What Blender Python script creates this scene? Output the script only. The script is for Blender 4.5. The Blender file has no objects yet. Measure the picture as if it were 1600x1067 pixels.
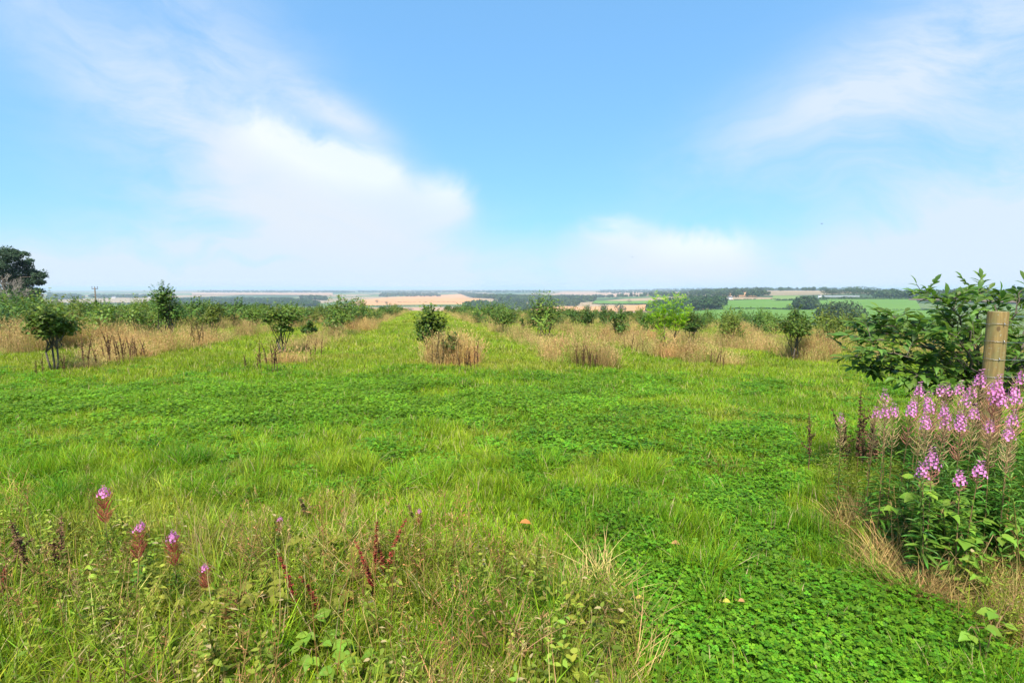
import bpy, math, random
import numpy as np
from mathutils import Vector, Matrix, Euler
R = math.radians
random.seed(7); rng = np.random.default_rng(11)
scene = bpy.context.scene
COL = scene.collection
# ------------------------------------------------------------------ camera
PHOTO_W, PHOTO_H, FOC, EYE = 1600, 1067, 820.0, 1.6
PITCH = math.atan(83.5 / FOC)
cam_d = bpy.data.cameras.new('camera'); cam = bpy.data.objects.new('camera', cam_d); COL.objects.link(cam)
cam.location = (0, 0, EYE); cam.rotation_euler = (math.pi / 2 - PITCH, 0, 0)
cam_d.sensor_width = 36; cam_d.lens = 36 * FOC / PHOTO_W; cam_d.clip_start = .05; cam_d.clip_end = 90000
scene.camera = cam
# ------------------------------------------------------------------ colour management, sampling
vs = scene.view_settings
vs.view_transform = 'Standard'; vs.look = 'None'; vs.gamma = 1; vs.use_curve_mapping = False
vs.exposure = 1.85
scene.render.engine = 'CYCLES'
cy = scene.cycles
cy.use_denoising = True; cy.max_bounces = 6; cy.diffuse_bounces = 3; cy.glossy_bounces = 2; cy.transmission_bounces = 4
cy.volume_bounces = 1; cy.caustics_reflective = False; cy.caustics_refractive = False
cy.sample_clamp_indirect = 6
# ------------------------------------------------------------------ sun: high, veiled by thin cloud (soft shadows)
SUN_EL, SUN_AZ = R(58), R(192)          # azimuth clockwise from +Y (view direction)
sd = bpy.data.lights.new('sun', 'SUN'); sun = bpy.data.objects.new('sun', sd); COL.objects.link(sun)
sd.energy = 2.7; sd.angle = R(14); sd.color = (1, .95, .86)
sv = Vector((math.sin(SUN_AZ) * math.cos(SUN_EL), math.cos(SUN_AZ) * math.cos(SUN_EL), math.sin(SUN_EL)))
sun.rotation_euler = sv.to_track_quat('Z', 'Y').to_euler(); sun.location = (0, 0, 40)
# ------------------------------------------------------------------ node helper
class NT:
    def __init__(s, tree): s.t = tree; s.n = tree.nodes; s.l = tree.links
    def node(s, typ, **kw):
        n = s.n.new(typ)
        for k, v in kw.items(): setattr(n, k, v)
        return n
    def put(s, sock, v):
        if v is None: return
        if hasattr(v, 'links'): s.l.new(v, sock)
        else: sock.default_value = v
    def m(s, op, a, b=None, c=None, clamp=False):
        n = s.node('ShaderNodeMath', operation=op, use_clamp=clamp)
        s.put(n.inputs[0], a); s.put(n.inputs[1], b); s.put(n.inputs[2], c)
        return n.outputs[0]
    def mixc(s, f, a, b, mode='MIX'):
        n = s.node('ShaderNodeMix', data_type='RGBA', blend_type=mode)
        s.put(n.inputs[0], f); s.put(n.inputs[6], a); s.put(n.inputs[7], b)
        return n.outputs[2]
    def smooth(s, v, a, b, lo=0., hi=1.):
        n = s.node('ShaderNodeMapRange', interpolation_type='SMOOTHSTEP')
        s.put(n.inputs[0], v); n.inputs[1].default_value = a; n.inputs[2].default_value = b
        n.inputs[3].default_value = lo; n.inputs[4].default_value = hi
        return n.outputs[0]
    def noise(s, vec, scale, detail=4, rough=.55, dist=0., out=0):
        n = s.node('ShaderNodeTexNoise')
        s.put(n.inputs['Vector'], vec); n.inputs['Scale'].default_value = scale; n.inputs['Detail'].default_value = detail
        n.inputs['Roughness'].default_value = rough; n.inputs['Distortion'].default_value = dist
        return n.outputs[out]
    def vscale(s, vec, xyz):
        n = s.node('ShaderNodeVectorMath', operation='MULTIPLY'); s.put(n.inputs[0], vec); n.inputs[1].default_value = xyz
        return n.outputs[0]
def c4(c): return (c[0], c[1], c[2], 1)
# ------------------------------------------------------------------ world: sky with thin cloud
world = bpy.data.worlds.new('World'); scene.world = world; world.use_nodes = True
w = NT(world.node_tree); w.n.clear()
SKY_STR = 0.075
sky = w.node('ShaderNodeTexSky', sky_type='NISHITA', sun_disc=False)
sky.sun_elevation = SUN_EL; sky.sun_rotation = SUN_AZ; sky.altitude = 100; sky.air_density = 1.0; sky.dust_density = .6; sky.ozone_density = 2.0
tc = w.node('ShaderNodeTexCoord'); dirv = tc.outputs['Generated']
sx = w.node('ShaderNodeSeparateXYZ'); w.put(sx.inputs[0], dirv)
az = w.m('ARCTAN2', sx.outputs[0], sx.outputs[1]); el = w.m('ARCSINE', sx.outputs[2])
warp = w.node('ShaderNodeVectorMath', operation='MULTIPLY_ADD')          # bend the cloud noise into wisps
w.put(warp.inputs[0], w.noise(dirv, 2.6, 3, .5, 0., 1)); warp.inputs[1].default_value = (.5, .5, .5); w.put(warp.inputs[2], w.vscale(dirv, (1, 1, 1.5)))
n_big = w.noise(warp.outputs[0], 2.6, 5, .55); n_fine = w.noise(warp.outputs[0], 7.5, 9, .62); n_soft = w.noise(dirv, 1.6, 3, .5); n_wisp = w.noise(w.vscale(warp.outputs[0], (1, 1, 2.2)), 4.2, 8, .66)
def blob(px, py, sxp, syp, rot=0., amp=1.):
    """soft patch of cloud round one sky direction; sizes in radians"""
    X, Y = (px - 800) / FOC, -(py - 533.5) / FOC
    c, s = math.cos(PITCH), math.sin(PITCH)
    d = Vector((X, c + Y * s, -s + Y * c)).normalized()
    a0, e0 = math.atan2(d.x, d.y), math.asin(d.z)
    da = w.m('SUBTRACT', az, a0); de = w.m('SUBTRACT', el, e0)
    cr, sr = math.cos(rot), math.sin(rot)
    u = w.m('ADD', w.m('MULTIPLY', da, cr / sxp), w.m('MULTIPLY', de, sr / sxp))
    v = w.m('ADD', w.m('MULTIPLY', da, -sr / syp), w.m('MULTIPLY', de, cr / syp))
    q = w.m('ADD', w.m('MULTIPLY', u, u), w.m('MULTIPLY', v, v))
    return w.m('MULTIPLY', w.m('EXPONENT', w.m('MULTIPLY', q, -1.)), amp)
def total(*bs):
    o = bs[0]
    for b in bs[1:]: o = w.m('ADD', o, b)
    return o
# thin veils
soft = total(blob(310, 85, .17, .11, -.3, .52), blob(420, 330, .24, .13, -.5, .75), blob(540, 410, .28, .085, 0, .8), blob(60, 425, .38, .06, 0, .6),
             blob(1540, 320, .22, .20, .2, .74), blob(1450, 100, .26, .08, .35, .62), blob(530, 180, .11, .028, -.45, .75), blob(1250, 170, .22, .06, .4, .30),
             blob(980, 410, .2, .055, 0, .55), blob(1600, 420, .3, .1, 0, .45), blob(150, 100, .30, .06, -.6, .34))
soft = w.m('MULTIPLY', soft, w.smooth(w.m('ADD', w.m('MULTIPLY', n_wisp, .6), w.m('MULTIPLY', n_big, .4)), .34, .64, .25, 1.2))
# thicker heaps with a firm upper edge
body = total(blob(420, 245, .10, .08, -.6, .8), blob(530, 290, .14, .065, -.25, 1.0), blob(430, 320, .20, .12, -.5, .42), blob(590, 275, .055, .045, -.2, .5), blob(700, 315, .07, .055, 0, .95), blob(470, 370, .18, .08, -.2, .42), blob(620, 385, .13, .07, 0, .42),
             blob(950, 375, .10, .05, 0, .80), blob(1040, 395, .08, .045, 0, .65), blob(1140, 395, .09, .05, 0, .9), blob(1060, 425, .17, .035, 0, .5))
crest = total(blob(405, 190, .06, .05, -.7, .8), blob(470, 225, .07, .045, -.5, .8), blob(550, 250, .085, .05, -.2, 1.1), blob(600, 268, .035, .03, 0, .6), blob(700, 295, .06, .04, 0, .8), blob(965, 352, .07, .035, 0, .8), blob(1130, 378, .08, .035, 0, .9), blob(1045, 385, .05, .03, 0, .5))
lit = w.m('MULTIPLY', crest, 1., None, True)
nf = w.m('ADD', w.m('MULTIPLY', w.m('SUBTRACT', n_fine, .5), 2.0), w.m('MULTIPLY', w.m('SUBTRACT', n_big, .5), 1.3))
bodyn = w.m('ADD', body, w.m('MULTIPLY', nf, w.m('MULTIPLY', w.smooth(body, .02, .35), w.m('ADD', w.m('MULTIPLY', w.m('MINIMUM', crest, 1.), .75), .35))))
cov = w.m('POWER', w.smooth(bodyn, .22, 1.25), 1.15)
# brightness of the heaps: brilliant at the sunlit upper edge, bluer inside and below
low = w.m('MULTIPLY', w.smooth(el, R(7), R(-.5)), .55)                     # haze low in the sky, all round
els = w.smooth(w.m('ADD', w.m('MULTIPLY', n_soft, 1.), w.m('MULTIPLY', n_fine, .35)), .62, .95)   # thin cloud elsewhere in the sky
back = w.m('MULTIPLY', els, w.smooth(w.m('ABSOLUTE', az), R(46), R(75)))
top = w.m('MULTIPLY', els, w.smooth(el, R(33), R(50)))
softm = w.m('ADD', w.m('ADD', soft, low), w.m('MULTIPLY', w.m('MAXIMUM', back, top), .8), clamp=True)
softm = w.m('MULTIPLY', softm, .92)
gm = w.node('ShaderNodeGamma'); w.put(gm.inputs[0], sky.outputs[0]); gm.inputs[1].default_value = .42        # thin veil over the whole sky flattens its gradient
skyc = w.mixc(1., gm.outputs[0], (.79, 1.49, 2.135, 1), 'MULTIPLY')
k = .255 / SKY_STR
c1 = w.mixc(softm, skyc, (k * .83, k * .95, k * 1.10, 1))
hc = w.mixc(lit, (k * .88, k * .965, k * 1.07, 1), (k * 1.08, k * 1.13, k * 1.13, 1))
c2 = w.mixc(w.m('MULTIPLY', cov, .82), c1, hc)
bg = w.node('ShaderNodeBackground'); bg.inputs[1].default_value = SKY_STR; w.put(bg.inputs[0], c2)
wo = w.node('ShaderNodeOutputWorld'); w.put(wo.inputs[0], bg.outputs[0])
# ------------------------------------------------------------------ the lie of the land
RD = R(-9.3); ROWDIR = np.array([math.sin(RD), math.cos(RD)]); ROWPERP = np.array([math.cos(RD), -math.sin(RD)])
def ss(a, b, t):
    t = np.clip((t - a) / (b - a), 0, 1); return t * t * (3 - 2 * t)
def smax(a, b, kk): return np.logaddexp(a / kk, b / kk) * kk
def to_uv(x, y): return x * ROWDIR[0] + y * ROWDIR[1], x * ROWPERP[0] + y * ROWPERP[1]
def to_xy(u, v): return u * ROWDIR[0] + v * ROWPERP[0], u * ROWDIR[1] + v * ROWPERP[1]
def land(x, y):
    x = np.asarray(x, float); y = np.asarray(y, float)
    u, v = to_uv(x, y)
    uc = np.clip(u, -60, 200); vc = np.clip(v, -80, 120)
    near = -.03 * uc - .03 * smax(vc, 0 * vc, 4.) * ss(-2, 6, v)
    near = near + .02 * np.sin(x * 2.1 + 1) * np.sin(y * 1.7) + .03 * np.sin(x * .63) * np.sin(y * .8 + 2)
    e = smax(u - 112, v - 44, 6.)
    r = np.hypot(x, y) + 1e-6; a = np.degrees(np.arctan2(x, y))
    ww = ss(4, 26, a) * ss(170, 120, a)
    left = -62 + 24 * ss(1500, 11000, r) + 6 * np.sin(x / 700 + 1) * np.sin(y / 900) * ss(800, 2500, r)
    right = -33 + 22 * ss(700, 2300, r) - 26 * ss(2600, 9000, r) + 3 * np.sin(x / 500 + 1) * np.sin(y / 430) * ss(700, 1500, r)
    left = left + 14 * np.exp(-((x + 250) / 650) ** 2 - ((y - 2450) / 480) ** 2)
    for hx, hy, sx_, sy_, hh in ((2700, 7400, 1000, 900, 26), (4600, 8200, 1500, 900, 22), (-5200, 9800, 3000, 1200, 9), (-500, 10500, 2600, 1300, 8), (5200, 4200, 1700, 900, 9), (1500, 9500, 1500, 900, 8)):
        left = left + hh * np.exp(-((x - hx) / sx_) ** 2 - ((y - hy) / sy_) ** 2); right = right + hh * np.exp(-((x - hx) / sx_) ** 2 - ((y - hy) / sy_) ** 2)
    far = left * (1 - ww) + right * ww - r * r / 1.27e7
    t = ss(0, 1, np.maximum(e, 0) / (700 * (1 - ww) + 330 * ww))
    return near * (1 - t) + far * t
def ray(px, py):
    X = (px - PHOTO_W / 2) / FOC; Y = -(py - PHOTO_H / 2) / FOC
    c, s = math.cos(PITCH), math.sin(PITCH)
    return np.array([X, c + Y * s, -s + Y * c])
def at(px, py, depth):
    """point seen in direction (px, py) at a distance of `depth` metres ahead"""
    r_ = ray(px, py); return np.array([0, 0, EYE]) + r_ * (depth / r_[1])
def hit(px, py, t0=.8):
    r_ = ray(px, py); r_ = r_ / np.linalg.norm(r_)
    ts = np.geomspace(t0, 20000, 3000); q = np.array([0, 0, EYE]) + ts[:, None] * r_
    b = np.nonzero(q[:, 2] <= land(q[:, 0], q[:, 1]))[0]
    if len(b) == 0: return np.array([0, 0, EYE]) + 12000 * r_
    i = b[0]; lo = ts[max(i - 1, 0)]; hi = ts[i]
    for _ in range(26):
        mm = (lo + hi) / 2; q = np.array([0, 0, EYE]) + mm * r_
        if q[2] <= land(q[0], q[1]): hi = mm
        else: lo = mm
    return np.array([0, 0, EYE]) + hi * r_
def far_hit(px, py): return hit(px, py, 260.)
_g = rng.random((256, 256))
def vnoise(x, y, s):
    x = np.asarray(x) / s + 1000.3; y = np.asarray(y) / s + 1000.7
    xi = np.floor(x).astype(int); yi = np.floor(y).astype(int); fx = x - xi; fy = y - yi
    fx = fx * fx * (3 - 2 * fx); fy = fy * fy * (3 - 2 * fy)
    g = lambda a, b: _g[a % 256, b % 256]
    return (g(xi, yi) * (1 - fx) + g(xi + 1, yi) * fx) * (1 - fy) + (g(xi, yi + 1) * (1 - fx) + g(xi + 1, yi + 1) * fx) * fy
def inside(x, y, poly):
    c = np.zeros(len(x), bool); n = len(poly); j = n - 1
    for i in range(n):
        xi, yi = poly[i][:2]; xj, yj = poly[j][:2]
        c ^= ((yi > y) != (yj > y)) & (x < (xj - xi) * (y - yi) / (yj - yi + 1e-12) + xi)
        j = i
    return c
# ------------------------------------------------------------------ mesh helpers (all triangles, numpy)
class MB:
    def __init__(s): s.v = []; s.f = []; s.a = []; s.mi = []; s.n = 0
    def add(s, verts, tris, vary=.5, mat=0):
        verts = np.asarray(verts, float).reshape(-1, 3); tris = np.asarray(tris, int).reshape(-1, 3)
        s.v.append(verts); s.f.append(tris + s.n); s.n += len(verts)
        s.a.append(np.full(len(verts), vary) if np.isscalar(vary) else np.asarray(vary, float)); s.mi.append(np.full(len(tris), mat))
    def mesh(s, name, mats, smooth=False):
        me = bpy.data.meshes.new(name)
        v = np.concatenate(s.v); f = np.concatenate(s.f); nt = len(f)
        me.vertices.add(len(v)); me.vertices.foreach_set('co', v.ravel().astype(np.float32))
        me.loops.add(nt * 3); me.loops.foreach_set('vertex_index', f.ravel().astype(np.int32))
        me.polygons.add(nt); me.polygons.foreach_set('loop_start', np.arange(0, nt * 3, 3, dtype=np.int32))
        at_ = me.attributes.new('vary', 'FLOAT', 'POINT'); at_.data.foreach_set('value', np.concatenate(s.a).astype(np.float32))
        if not isinstance(mats, (list, tuple)): mats = [mats]
        for m_ in mats: me.materials.append(m_)
        me.polygons.foreach_set('material_index', np.concatenate(s.mi).astype(np.int32))
        if smooth: me.polygons.foreach_set('use_smooth', np.ones(nt, bool))
        me.update(calc_edges=True); return me
def unit(v): return v / (np.linalg.norm(v, axis=-1, keepdims=True) + 1e-9)
def rand_dirs(n, zlo=-1., zhi=1.):
    z = rng.uniform(zlo, zhi, n); a = rng.uniform(0, 2 * np.pi, n); r_ = np.sqrt(np.maximum(0, 1 - z * z))
    return np.stack([r_ * np.cos(a), r_ * np.sin(a), z], 1)
# leaf templates: (along, across, up) and triangles
LEAF4 = (np.array([[0, 0, 0], [.45, .5, .06], [1, 0, -.02], [.45, -.5, .06], [.5, 0, 0]]), np.array([[0, 4, 1], [4, 2, 1], [0, 3, 4], [4, 3, 2]]))
LEAF2 = (np.array([[0, 0, 0], [.5, .5, .05], [1, 0, 0], [.5, -.5, .05]]), np.array([[0, 2, 1], [0, 3, 2]]))
LEAF10 = (np.array([[0, 0, 0], [.22, .3, .05], [.55, .5, .05], [.82, .3, -.02], [1, 0, -.14], [.82, -.3, -.02], [.55, -.5, .05], [.22, -.3, .05], [.25, 0, 0], [.55, 0, 0], [.82, 0, -.06]]),
          np.array([[0, 8, 1], [8, 9, 2], [8, 2, 1], [9, 10, 3], [9, 3, 2], [10, 4, 3], [0, 7, 8], [8, 7, 6], [8, 6, 9], [9, 6, 5], [9, 5, 10], [10, 5, 4]]))
LEAFTOOTH = (np.array([[0, 0, 0], [.08, .28, .02], [.2, .42, .03], [.3, .40, .02], [.42, .50, .03], [.52, .42, .0], [.64, .38, .0], [.74, .24, -.04], [.86, .15, -.08], [1, 0, -.15],
                      [.86, -.15, -.08], [.74, -.24, -.04], [.64, -.38, 0], [.52, -.42, 0], [.42, -.50, .03], [.3, -.40, .02], [.2, -.42, .03], [.08, -.28, .02], [.35, 0, -.03], [.7, 0, -.07]]),
             np.array([[0, 18, 1], [18, 2, 1], [18, 3, 2], [18, 4, 3], [18, 5, 4], [18, 19, 5], [19, 6, 5], [19, 7, 6], [19, 8, 7], [19, 9, 8], [19, 10, 9], [19, 11, 10], [19, 12, 11], [19, 13, 12], [18, 13, 19], [18, 14, 13], [18, 15, 14], [18, 16, 15], [18, 17, 16], [0, 17, 18]]))
def leaves(mb, base, dirs, normals, L, Wd, tpl, vary=None, mat=0):
    base = np.asarray(base, float); n = len(base); dirs = unit(np.asarray(dirs, float))
    side = unit(np.cross(dirs, normals)); up = np.cross(side, dirs)
    L = np.broadcast_to(L, n); Wd = np.broadcast_to(Wd, n)
    T, F = tpl
    v = base[:, None] + dirs[:, None] * (T[:, 0] * L[:, None])[..., None] + side[:, None] * (T[:, 1] * Wd[:, None])[..., None] + up[:, None] * (T[:, 2] * L[:, None])[..., None]
    f = F[None] + (np.arange(n) * len(T))[:, None, None]
    if vary is None: vary = rng.random(n)
    mb.add(v.reshape(-1, 3), f.reshape(-1, 3), np.repeat(np.broadcast_to(vary, n), len(T)), mat)
def blades(mb, base, L, Wd, lean, bend, azm, vary=None, segs=3, mat=0, taper=True):
    base = np.asarray(base, float); n = len(base)
    L = np.broadcast_to(L, n); Wd = np.broadcast_to(Wd, n); lean = np.broadcast_to(lean, n); bend = np.broadcast_to(bend, n)
    hx = np.stack([np.cos(azm), np.sin(azm), 0 * azm], 1); sd_ = np.stack([-np.sin(azm), np.cos(azm), 0 * azm], 1)
    pts = [base]; 
    for i in range(segs):
        th = lean + bend * ((i + .5) / segs)
        pts.append(pts[-1] + (hx * np.sin(th)[:, None] + np.array([0, 0, 1.]) * np.cos(th)[:, None]) * (L / segs)[:, None])
    vs_ = []
    for i in range(segs):
        ww = Wd * (1 - (i / segs) ** 2 * .75 if taper else 1.) * .5
        vs_ += [pts[i] - sd_ * ww[:, None], pts[i] + sd_ * ww[:, None]]
    vs_.append(pts[segs]); k_ = 2 * segs + 1
    v = np.stack(vs_, 1); fs = []
    for i in range(segs - 1): fs += [[2 * i, 2 * i + 1, 2 * i + 3], [2 * i, 2 * i + 3, 2 * i + 2]]
    fs.append([2 * segs - 2, 2 * segs - 1, 2 * segs])
    f = np.array(fs)[None] + (np.arange(n) * k_)[:, None, None]
    if vary is None: vary = rng.random(n)
    mb.add(v.reshape(-1, 3), f.reshape(-1, 3), np.repeat(np.broadcast_to(vary, n), k_), mat)
    return pts[segs], unit(pts[segs] - pts[segs - 1])
def tube(mb, pts, rad, sides=5, vary=.5, mat=0, cap=True):
    pts = np.asarray(pts, float); n = len(pts); rad = np.broadcast_to(rad, n)
    t = np.gradient(pts, axis=0); t = unit(t); ref = np.array([1., 0, 0]) if abs(t[0][0]) < .8 else np.array([0, 1., 0])
    a = unit(np.cross(t, ref)); b = np.cross(t, a)
    ang = np.arange(sides) * 2 * np.pi / sides
    v = pts[:, None] + (a[:, None] * np.cos(ang)[None, :, None] + b[:, None] * np.sin(ang)[None, :, None]) * rad[:, None, None]
    f = []
    for i in range(n - 1):
        for j in range(sides):
            q = i * sides + j; r_ = i * sides + (j + 1) % sides
            f += [[q, r_, r_ + sides], [q, r_ + sides, q + sides]]
    v = v.reshape(-1, 3)
    if cap:
        v = np.vstack([v, pts[0], pts[-1]]); m_ = n * sides
        for j in range(sides): f += [[m_, (j + 1) % sides, j], [m_ + 1, (n - 1) * sides + j, (n - 1) * sides + (j + 1) % sides]]
    mb.add(v, f, vary, mat)
def box(mb, lo, hi, vary=.5, mat=0):
    x0, y0, z0 = lo; x1, y1, z1 = hi
    v = [[x0, y0, z0], [x1, y0, z0], [x1, y1, z0], [x0, y1, z0], [x0, y0, z1], [x1, y0, z1], [x1, y1, z1], [x0, y1, z1]]
    f = [[0, 2, 1], [0, 3, 2], [4, 5, 6], [4, 6, 7], [0, 1, 5], [0, 5, 4], [1, 2, 6], [1, 6, 5], [2, 3, 7], [2, 7, 6], [3, 0, 4], [3, 4, 7]]
    mb.add(v, f, vary, mat)
# ------------------------------------------------------------------ objects
def tag(o, label=None, cat=None, group=None, kind=None):
    if label: o['label'] = label
    if cat: o['category'] = cat
    if group: o['group'] = group
    if kind: o['kind'] = kind
    return o
def obj(name, me, parent=None, loc=None):
    o = bpy.data.objects.new(name, me); COL.objects.link(o)
    if parent: o.parent = parent
    if loc is not None: o.location = loc
    return o
def empty(name, loc, label, cat, group=None, rz=0., sc=1.):
    o = bpy.data.objects.new(name, None); COL.objects.link(o); o.location = loc; o.rotation_euler = (0, 0, rz); o.scale = (sc, sc, sc)
    o.empty_display_size = .1
    return tag(o, label, cat, group)
# ------------------------------------------------------------------ materials
def plant_mat(name, col=None, dry=(.42, .33, .16), dry_at=2., spread=.55, trans=.35, rough=.55, spec=.25, hue=.03, inst=False, tcol=1.25):
    m_ = bpy.data.materials.new(name); m_.use_nodes = True; t = NT(m_.node_tree); t.n.clear()
    va = t.node('ShaderNodeAttribute', attribute_type='GEOMETRY', attribute_name='vary').outputs['Fac']
    if inst: base = t.node('ShaderNodeAttribute', attribute_type='INSTANCER', attribute_name='tint').outputs['Color']
    else: base = c4(col)
    oi = t.node('ShaderNodeObjectInfo')
    hs_ = t.node('ShaderNodeHueSaturation')
    rr = t.m('FRACT', t.m('MULTIPLY', va, 7.31))
    t.put(hs_.inputs['Hue'], t.m('ADD', t.m('MULTIPLY', t.m('SUBTRACT', rr, .5), hue * 2), .5))
    val = t.m('ADD', t.m('MULTIPLY', va, spread * 2), 1 - spread)
    if not inst: val = t.m('MULTIPLY', val, t.m('ADD', t.m('MULTIPLY', oi.outputs['Random'], .3), .85))
    t.put(hs_.inputs['Value'], val); t.put(hs_.inputs['Color'], base)
    colr = t.mixc(t.m('GREATER_THAN', rr, dry_at), hs_.outputs[0], c4(dry))
    pb = t.node('ShaderNodeBsdfPrincipled'); t.put(pb.inputs['Base Color'], colr)
    pb.inputs['Roughness'].default_value = rough; pb.inputs['Specular IOR Level'].default_value = spec
    tr = t.node('ShaderNodeBsdfTranslucent'); t.put(tr.inputs[0], t.mixc(1., colr, (tcol, tcol * 1.02, tcol * .7, 1), 'MULTIPLY'))
    mx = t.node('ShaderNodeMixShader'); mx.inputs[0].default_value = trans
    t.put(mx.inputs[1], pb.outputs[0]); t.put(mx.inputs[2], tr.outputs[0])
    o_ = t.node('ShaderNodeOutputMaterial'); t.put(o_.inputs[0], mx.outputs[0]); return m_
def solid(name, col, rough=.7, nscale=8., amp=.35, bump=0., stretch=(1, 1, 1), col2=None, metal=0.):
    m_ = bpy.data.materials.new(name); m_.use_nodes = True; t = NT(m_.node_tree); pb = t.n['Principled BSDF']
    co = t.node('ShaderNodeTexCoord').outputs['Object']; co = t.vscale(co, stretch)
    nz = t.noise(co, nscale, 5, .6)
    c2_ = col2 or tuple(x * (1 - amp) for x in col)
    t.put(pb.inputs['Base Color'], t.mixc(t.smooth(nz, .3, .7), c4(c2_), c4(col)))
    pb.inputs['Roughness'].default_value = rough; pb.inputs['Metallic'].default_value = metal; pb.inputs['Specular IOR Level'].default_value = .25
    if bump:
        b = t.node('ShaderNodeBump'); b.inputs['Strength'].default_value = bump; b.inputs['Distance'].default_value = .01; t.put(b.inputs['Height'], nz); t.put(pb.inputs['Normal'], b.outputs[0])
    return m_
# geometry-node scatter of small plants (uncountable ground cover)
def scatter(name, protos, pos, rot, scl, idx, tint, label, cat='grass'):
    me = bpy.data.meshes.new(name); n = len(pos)
    me.vertices.add(n); me.vertices.foreach_set('co', np.asarray(pos, np.float32).ravel())
    a = me.attributes.new('rot', 'FLOAT_VECTOR', 'POINT'); a.data.foreach_set('vector', np.asarray(rot, np.float32).ravel())
    scl = np.asarray(scl, np.float32); scl = np.repeat(scl[:, None], 3, 1) if scl.ndim == 1 else scl
    a = me.attributes.new('scl', 'FLOAT_VECTOR', 'POINT'); a.data.foreach_set('vector', scl.ravel())
    a = me.attributes.new('idx', 'INT', 'POINT'); a.data.foreach_set('value', np.asarray(idx, np.int32))
    a = me.attributes.new('tint', 'FLOAT_COLOR', 'POINT'); a.data.foreach_set('color', np.hstack([np.asarray(tint), np.ones((n, 1))]).astype(np.float32).ravel())
    o = obj(name, me); tag(o, label, cat, kind='stuff')
    g = bpy.data.node_groups.new(name, 'GeometryNodeTree'); g.is_modifier = True
    g.interface.new_socket('Geometry', in_out='INPUT', socket_type='NodeSocketGeometry'); g.interface.new_socket('Geometry', in_out='OUTPUT', socket_type='NodeSocketGeometry')
    gi = g.nodes.new('NodeGroupInput'); go = g.nodes.new('NodeGroupOutput'); L = g.links.new
    iop = g.nodes.new('GeometryNodeInstanceOnPoints'); jn = g.nodes.new('GeometryNodeJoinGeometry')
    for p in protos:
        oi = g.nodes.new('GeometryNodeObjectInfo'); oi.inputs['Object'].default_value = p; oi.inputs['As Instance'].default_value = True
        L(oi.outputs['Geometry'], jn.inputs[0])
    def na(nm, dt):
        k_ = g.nodes.new('GeometryNodeInputNamedAttribute'); k_.data_type = dt; k_.inputs[0].default_value = nm
        return [s_ for s_ in k_.outputs if s_.enabled][0]
    L(gi.outputs[0], iop.inputs['Points']); L(jn.outputs[0], iop.inputs['Instance'])
    iop.inputs['Pick Instance'].default_value = True; L(na('idx', 'INT'), iop.inputs['Instance Index'])
    L(na('rot', 'FLOAT_VECTOR'), iop.inputs['Rotation']); L(na('scl', 'FLOAT_VECTOR'), iop.inputs['Scale'])
    L(iop.outputs[0], go.inputs[0])
    md = o.modifiers.new('scatter', 'NODES'); md.node_group = g
    return o
def proto(name, mb, mats, smooth=False): return bpy.data.objects.new(name, mb.mesh(name, mats, smooth))
def scat_xy(name, protos, x, y, scl, tint, label, tilt=.12, zoff=0., cat='grass', lean=None, ystretch=None):
    n = len(x); rot = np.stack([rng.normal(0, tilt, n), rng.normal(0, tilt, n), rng.uniform(0, 6.283, n)], 1)
    if ystretch is not None: scl = np.stack([scl, scl, scl * ystretch], 1)
    return scatter(name, protos, np.stack([x, y, land(x, y) + zoff], 1), rot, scl, rng.integers(0, len(protos), n), tint, label, cat)
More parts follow.
